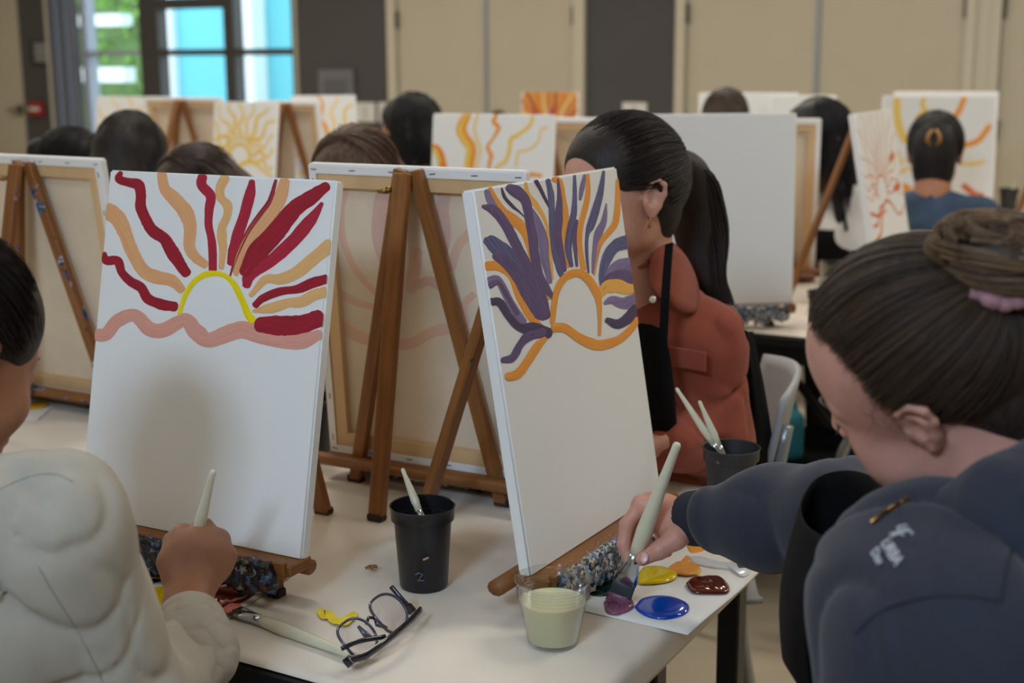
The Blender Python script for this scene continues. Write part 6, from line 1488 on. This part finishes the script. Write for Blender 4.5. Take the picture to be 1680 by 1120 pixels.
# ------------------------------------------------------------------ people farther back
_HC = {}
def far_person(hx, hy, Y, az, pitch, label, hair, hcol, top, s=1.0, lean=.06, sk=None, twist=0, extra=None, seat=True, tilt=0, hm2=None):
    """hx, hy, Y: head centre; az: facing in plan, degrees from +x; pitch: looking down, degrees"""
    loc = aty(hx, hy, Y); a = R(az); t = R(pitch)
    fwd = np.array([math.cos(a)*math.cos(t), math.sin(a)*math.cos(t), -math.sin(t)]); T = pose(loc, fwd)
    fh = np.array([math.cos(a+R(twist)), math.sin(a+R(twist)), 0]); rh = np.array([fh[1], -fh[0], 0])
    up = T[:3, 2]; nb = loc-up*.135*s-T[:3, 1]*.035-fh*.02; nb[2] = min(nb[2], loc[2]-.118)
    ch = nb-fh*.015; ch[2] = nb[2]-.15; pel = ch-fh*lean; pel[2] = .53; org = np.array([pel[0], pel[1], .45]); sk = sk or SK_D
    sh = [nb+rh*.175*x-np.array([0, 0, .055])-fh*.01 for x in (-1, 1)]
    el = [sh[i]+rh*.05*(-1, 1)[i]+fh*.07-np.array([0, 0, .245]) for i in (0, 1)]
    wr = [el[i]+fh*.22-rh*.05*(-1, 1)[i] for i in (0, 1)]
    for w_ in wr: w_[2] = max(w_[2], TZ+.03)
    head = head_sdf(T, s, (nb, .052*s), eyes=True)
    core = SDF(); core.c(nb, ch, .05, .085, .03); core.c(ch, pel+np.array([0, 0, .03]), .085, .10, .04); gs = []
    for i in (0, 1):
        g = generic_hand(wr[i], fh, (0, 0, 1), (-1, 1)[i]); g.c(el[i], wr[i], .036, .026, .01); g.c(sh[i], el[i], .042, .036, .02); g.c(sh[i], ch+np.array([0, 0, .06]), .042, .06, .03); gs.append(g)
    body = solid('person', merge(head, core, *gs), .012, sk, None, org, 1, (), (fbox([loc], .125*s, .006), fbox([wr[0], wr[0]+fh*.1], .045, .007))); tag(body, label, 'person')
    hm = hairmat('hair_far_%d_%d_%d' % hcol, hcol, tuple(int(v*1.35+4) for v in hcol), .6, (120, 120, 6))
    H = hairshell(T, s, thick=.011)
    Q = SDF(T); v = lambda *q: np.array(q)*s
    if hair == 'long':
        for x in (-1, 1): H.chain([v(x*.055, -.02, .06), v(x*.078, -.015, -.02), v(x*.080, -.02, -.12), v(x*.072, -.03, -.24)], [.026, .020, .024, .014], .02)
        H.chain([v(0, -.06, .03), v(0, -.085, -.06), v(0, -.085, -.16), v(0, -.08, -.27)], [.07, .062, .056, .03], .03)
    elif hair == 'longback':
        H.chain([v(0, -.05, .02), v(0, -.075, -.08), v(0, -.08, -.18), v(0, -.085, -.27)], [.078, .076, .07, .04], .03)
        for x in (-1, 1): H.chain([v(x*.05, -.02, .04), v(x*.066, -.03, -.06), v(x*.07, -.05, -.18)], [.034, .034, .028], .02)
    elif hair == 'tied':
        H.e(v(0, -.125, .02), v(.034, .030, .036), .02)
    elif hair == 'pony':
        H.chain([v(0, -.11, .05), v(0, -.15, .02), v(0, -.16, -.08), v(0, -.14, -.16)], [.018, .034, .034, .014], .015)
    elif hair == 'topbun':
        H.e(v(0, -.04, .155), v(.032, .032, .030), .012)
    elif hair == 'updo':
        H.e(v(0, -.085, .02), v(.062, .045, .075), .03); H.e(v(0, -.05, -.07), v(.060, .05, .06), .03)
    elif hair == 'bob':
        H.chain([v(0, -.05, .02), v(0, -.07, -.05), v(0, -.07, -.10)], [.080, .078, .055], .03)
        for x in (-1, 1): H.chain([v(x*.05, 0, .05), v(x*.072, .0, -.03), v(x*.066, .0, -.085)], [.03, .024, .018], .02)
    ho = solid('hair', H, .007, hm, body, org, 2)
    hl = hairline(1700, int(hx), s, .008); hl = hl[(hl[:, 1] < .07*s)|(np.random.default_rng(1).random(len(hl)) < .5)]
    sp = scalp_paths(T, s, hl, np.array((.004, -.012, .128))*s, 9, .0125, .002, int(hx), .003)[:, ::-1]
    if hair in ('long', 'longback', 'bob'):
        Ld = dict(long=.26, longback=.25, bob=.075)[hair]; rg = np.random.default_rng(int(hx)); k = hl[:, 1] < (.04*s if hair == 'long' else .01*s); sp = sp[k]; n_ = len(sp)
        dn = unit(-T[:3, 2]*.5+np.array([0, 0, -.5])); L_ = Ld*(.6+.4*rg.random((n_, 1))); out = sp[:, -1]-loc; rad_ = out-np.outer(out@dn, dn); rad_ /= np.linalg.norm(rad_, axis=1)[:, None]
        ext = [sp[:, -1]+dn*L_*t+rad_*(.020*math.sin(t*2.4)+.004*np.sin(t*9+np.arange(n_))[:, None]) for t in np.linspace(.12, 1, 7)]
        sp = np.concatenate([sp, np.stack(ext, 1)], 1)
    strands('hair_strands', sp, .0010, strandmat('hair_far_strands_%d_%d_%d' % hcol, tuple(int(v*.8) for v in hcol), tuple(int(v*1.75+10) for v in hcol), .5), ho, org, seed=int(hx))
    ew = np.stack([rh, fh, np.array([0, 0, 1.])], 1)
    G = SDF(); G.e(ch-np.array([0, 0, .0]), (.18, .11, .15), .05, ew); G.e((ch+pel)/2, (.155, .115, .20), .08, ew); G.e(pel+np.array([0, 0, .02]), (.17, .14, .11), .06, ew)
    for i in (0, 1): G.c(sh[i], nb-np.array([0, 0, .03]), .055, .055, .05); G.chain([sh[i], el[i], el[i]*.35+wr[i]*.65], [.056, .05, .04], .035)
    G.post = folds(.003, 40, (.5, .3, .7), int(hx))
    tp_ = solid('top', G, .010, top, body, org, 2)
    J = SDF(); S2 = SDF()
    for x in (-1, 1):
        k = pel+rh*.09*x+fh*.40; J.chain([pel+rh*.09*x, k+np.array([0, 0, .0]), np.array([k[0], k[1], .10])-fh*.03], [.095, .068, .048], .04)
        S2.c(np.array([k[0], k[1], .045])-fh*.04, np.array([k[0], k[1], .04])+fh*.12, .045, .038, .02); S2.c(np.array([k[0], k[1], .05])-fh*.03, np.array([k[0], k[1], .12])-fh*.03, .042, .046, .02)
    solid('trousers', J, .014, mat('jeans_black', (24, 26, 32), .9), body, org, 1); solid('shoes', S2, .012, mat('shoe_dark', (30, 30, 34), .6), body, org, 1)
    if extra: extra(body, org, dict(T=T, nb=nb, ch=ch, fh=fh, rh=rh, sh=sh, el=el, wr=wr, top=tp_, pel=pel))
    if seat: chair(pel[0], pel[1], math.atan2(fh[1], fh[0])-math.pi/2, 'grey stacking chair under the '+seat)
    return body
T_DK = mat('top_charcoal', (52, 50, 54), .9); T_TEAL = mat('top_slate', (70, 84, 96), .9); T_BRN = mat('top_brown', (90, 62, 50), .9); T_WHT = mat('tee_white', (222, 220, 218), .85); T_DEN = mat('denim_blue', (58, 76, 100), .9, .18, 18, bump=.2, bscale=400); T_GRY = mat('top_grey', (120, 118, 116), .9)
far_person(118, 286, 4.25, 20, 30, 'person with tied black hair bending at the far left', 'tied', (14, 12, 12), T_DK, seat='person with tied black hair')
far_person(220, 262, 3.78, 62, 10, 'person with long dark brown hair seen from behind', 'longback', (22, 16, 14), T_BRN, s=.92, seat='person with long dark brown hair')
far_person(328, 338, 3.2, -125, 38, 'person with brown hair bowed behind the red sun painting', 'bob', (46, 33, 26), T_TEAL, seat='person bowed behind the red sun painting', hm2=1)
far_person(587, 316, 2.95, -110, 34, 'person with light brown hair bowed behind the middle canvas', 'bob', (66, 48, 36), T_GRY, seat='person bowed behind the middle canvas')
far_person(672, 216, 5.45, 170, 8, 'person with long black hair behind the light brown head', 'long', (10, 9, 10), T_BRN, s=1.08, seat='person with long black hair by the doors')
far_person(1016, 272, 4.9, -100, 10, 'person whose dark bun shows above the ponytail woman', 'topbun', (20, 15, 14), T_DK, seat='person with the small dark bun')
far_person(1190, 205, 5.45, 75, 8, 'person with short brown hair above the blank canvas', 'bob', (48, 36, 28), T_TEAL, seat='person with short brown hair')
def tee(body, org, d):
    M_AP = mat('apron_black', (11, 11, 12), .9); f, r = d['fh'], d['rh']
    c = d['ch']+f*.118; vs = []; fs = []
    for i in range(9):
        for j in range(9):
            u = i/8-.5; v = j/8; z_ = .02-.42*v; w_ = .20+.10*min(1, v*3); q = c+r*u*w_-f*(u*u*.16)+np.array([0, 0, z_])-f*.02*v*0; vs.append(q-org)
    fs = [(i*9+j, (i+1)*9+j, (i+1)*9+j+1, i*9+j+1) for i in range(8) for j in range(8)]
    ap = MB().add(vs, fs).build('apron_bib', M_AP, body, smooth=True); m_ = ap.modifiers.new('t', 'SOLIDIFY'); m_.thickness = .003
    for x in (-1, 1): MB().tube([c+r*x*.095+np.array([0, 0, .02])-f*.01-org, d['nb']+r*x*.07+f*.065-np.array([0, 0, .05])-org, d['nb']+r*x*.055-f*.02+np.array([0, 0, .01])-org], .006, 6).build('apron_strap', M_AP, body, smooth=True)
    cu = bpy.data.curves.new('lettering', 'FONT'); cu.body = 'RS'; cu.size = .062; cu.extrude = .001
    t = bpy.data.objects.new('lettering', cu); COL.objects.link(t); bpy.context.view_layer.update(); me = bpy.data.meshes.new_from_object(t.evaluated_get(bpy.context.evaluated_depsgraph_get())); COL.objects.unlink(t); bpy.data.objects.remove(t)
    M = Matrix.Identity(4); u = -r; n = f; upv = np.array([0, 0, 1.]); lo = c+r*.075+f*.004+np.array([0, 0, .028])-org
    for i in range(3): M[i][0] = u[i]; M[i][1] = upv[i]; M[i][2] = n[i]; M[i][3] = lo[i]
    link('lettering', me, mat('print_blue', (50, 130, 200), .7), d['top'], M)
far_person(1338, 238, 4.62, -158, 4, 'woman with long black hair in a white T-shirt and black apron', 'long', (11, 10, 11), T_WHT, s=1.12, sk=SK_D, extra=tee, twist=42, seat='woman in the white T-shirt')
def clip(body, org, d):
    T = d['T']; g = lambda *q: T[:3, :3]@np.array(q)+T[:3, 3]-org
    m_ = mat('claw_clip_amber', (170, 112, 40), .3, coat=.4)
    for x in (-1, 1):
        MB().tube([g(x*.006, -.140, .078), g(x*.018, -.154, .060), g(x*.022, -.156, .040), g(x*.010, -.152, .020)], [.005, .006, .006, .003], 8).build('claw_clip', m_, body, smooth=True)
    c = d['nb']; f, r = d['fh'], d['rh']
    MB().tube([c+r*x*.075-f*(.055-.03*abs(x))+np.array([0, 0, .0-.01*abs(x)])-org for x in np.linspace(-1, 1, 9)], .018, 8, True, 1).build('jacket_collar', T_DEN, d['top'], smooth=True)
    MB().tube([d['sh'][0]-f*.062-np.array([0, 0, .045])-org, d['ch']-f*.112+np.array([0, 0, .05])-org, d['sh'][1]-f*.062-np.array([0, 0, .045])-org], .0035, 6).build('yoke_seam', T_DEN, d['top'], smooth=True)
far_person(1534, 254, 5.0, 70, 8, 'woman in a blue denim jacket with an amber hair clip, seen from behind', 'updo', (15, 12, 12), T_DEN, s=1.12, extra=clip, seat='woman in the denim jacket')
# black apron hung over the rust-jacket woman's chair, and a chair with a teal bag beyond
def draped():
    top = [aty(x, y, Y) for (x, y, Y) in ((1176, 550, 2.50), (1198, 543, 2.42), (1216, 541, 2.38), (1229, 545, 2.40))]; bot = [aty(x, y, Y) for (x, y, Y) in ((1176, 800, 2.48), (1205, 806, 2.40), (1240, 808, 2.36), (1270, 800, 2.40))]
    org = (np.array(bot[1])+bot[2])/2; vs = []; n = 12
    T_ = crom(top, 5); B_ = crom(bot, 5)
    for i in range(len(T_)):
        for j in range(n+1):
            v = j/n; vs.append(T_[i]*(1-v)+B_[i]*v+np.array((.006*math.sin(i*1.3+v*2), -.012*math.sin(v*math.pi)+.006*math.sin(i*.9), 0))-org)
    fs = [(i*(n+1)+j, (i+1)*(n+1)+j, (i+1)*(n+1)+j+1, i*(n+1)+j+1) for i in range(len(T_)-1) for j in range(n)]
    o = empty('hanging_apron', org, 'black apron hung over the chair behind the rust jacket', 'apron')
    c = MB().add(vs, fs).build('apron_cloth', mat('apron_black', (11, 11, 12), .9), o, smooth=True); m_ = c.modifiers.new('t', 'SOLIDIFY'); m_.thickness = .006
    MB().box(aty(1207, 588, 2.385)-org-np.array((0, .012, 0)), (.008, .002, .003), basis((1, 0, .4))).build('paint_fleck', mat('fleck_lime', (150, 160, 30), .6), o)
draped()
chair(.70, 3.42, R(70), 'empty black chair pulled out before the blank canvas', M_SHELLB)
bag = SDF(); bc = np.array([.66, 3.40, .50]); bag.b(bc, (.06, .04, .045), .02, .02, np.array(Matrix.Rotation(R(20), 3, 'Z'))); bag.chain([bc+np.array((-.07, 0, .07)), bc+np.array((-.04, 0, .15)), bc+np.array((.04, 0, .15)), bc+np.array((.07, 0, .07))], [.008]*4, .005)
tag(solid('tote_bag', bag, .006, mat('bag_teal', (40, 120, 136), .8, .1, 30), None, np.array([.66, 3.40, .445]), 2), 'small teal bag on the empty chair behind the hoodie sleeve', 'bag')
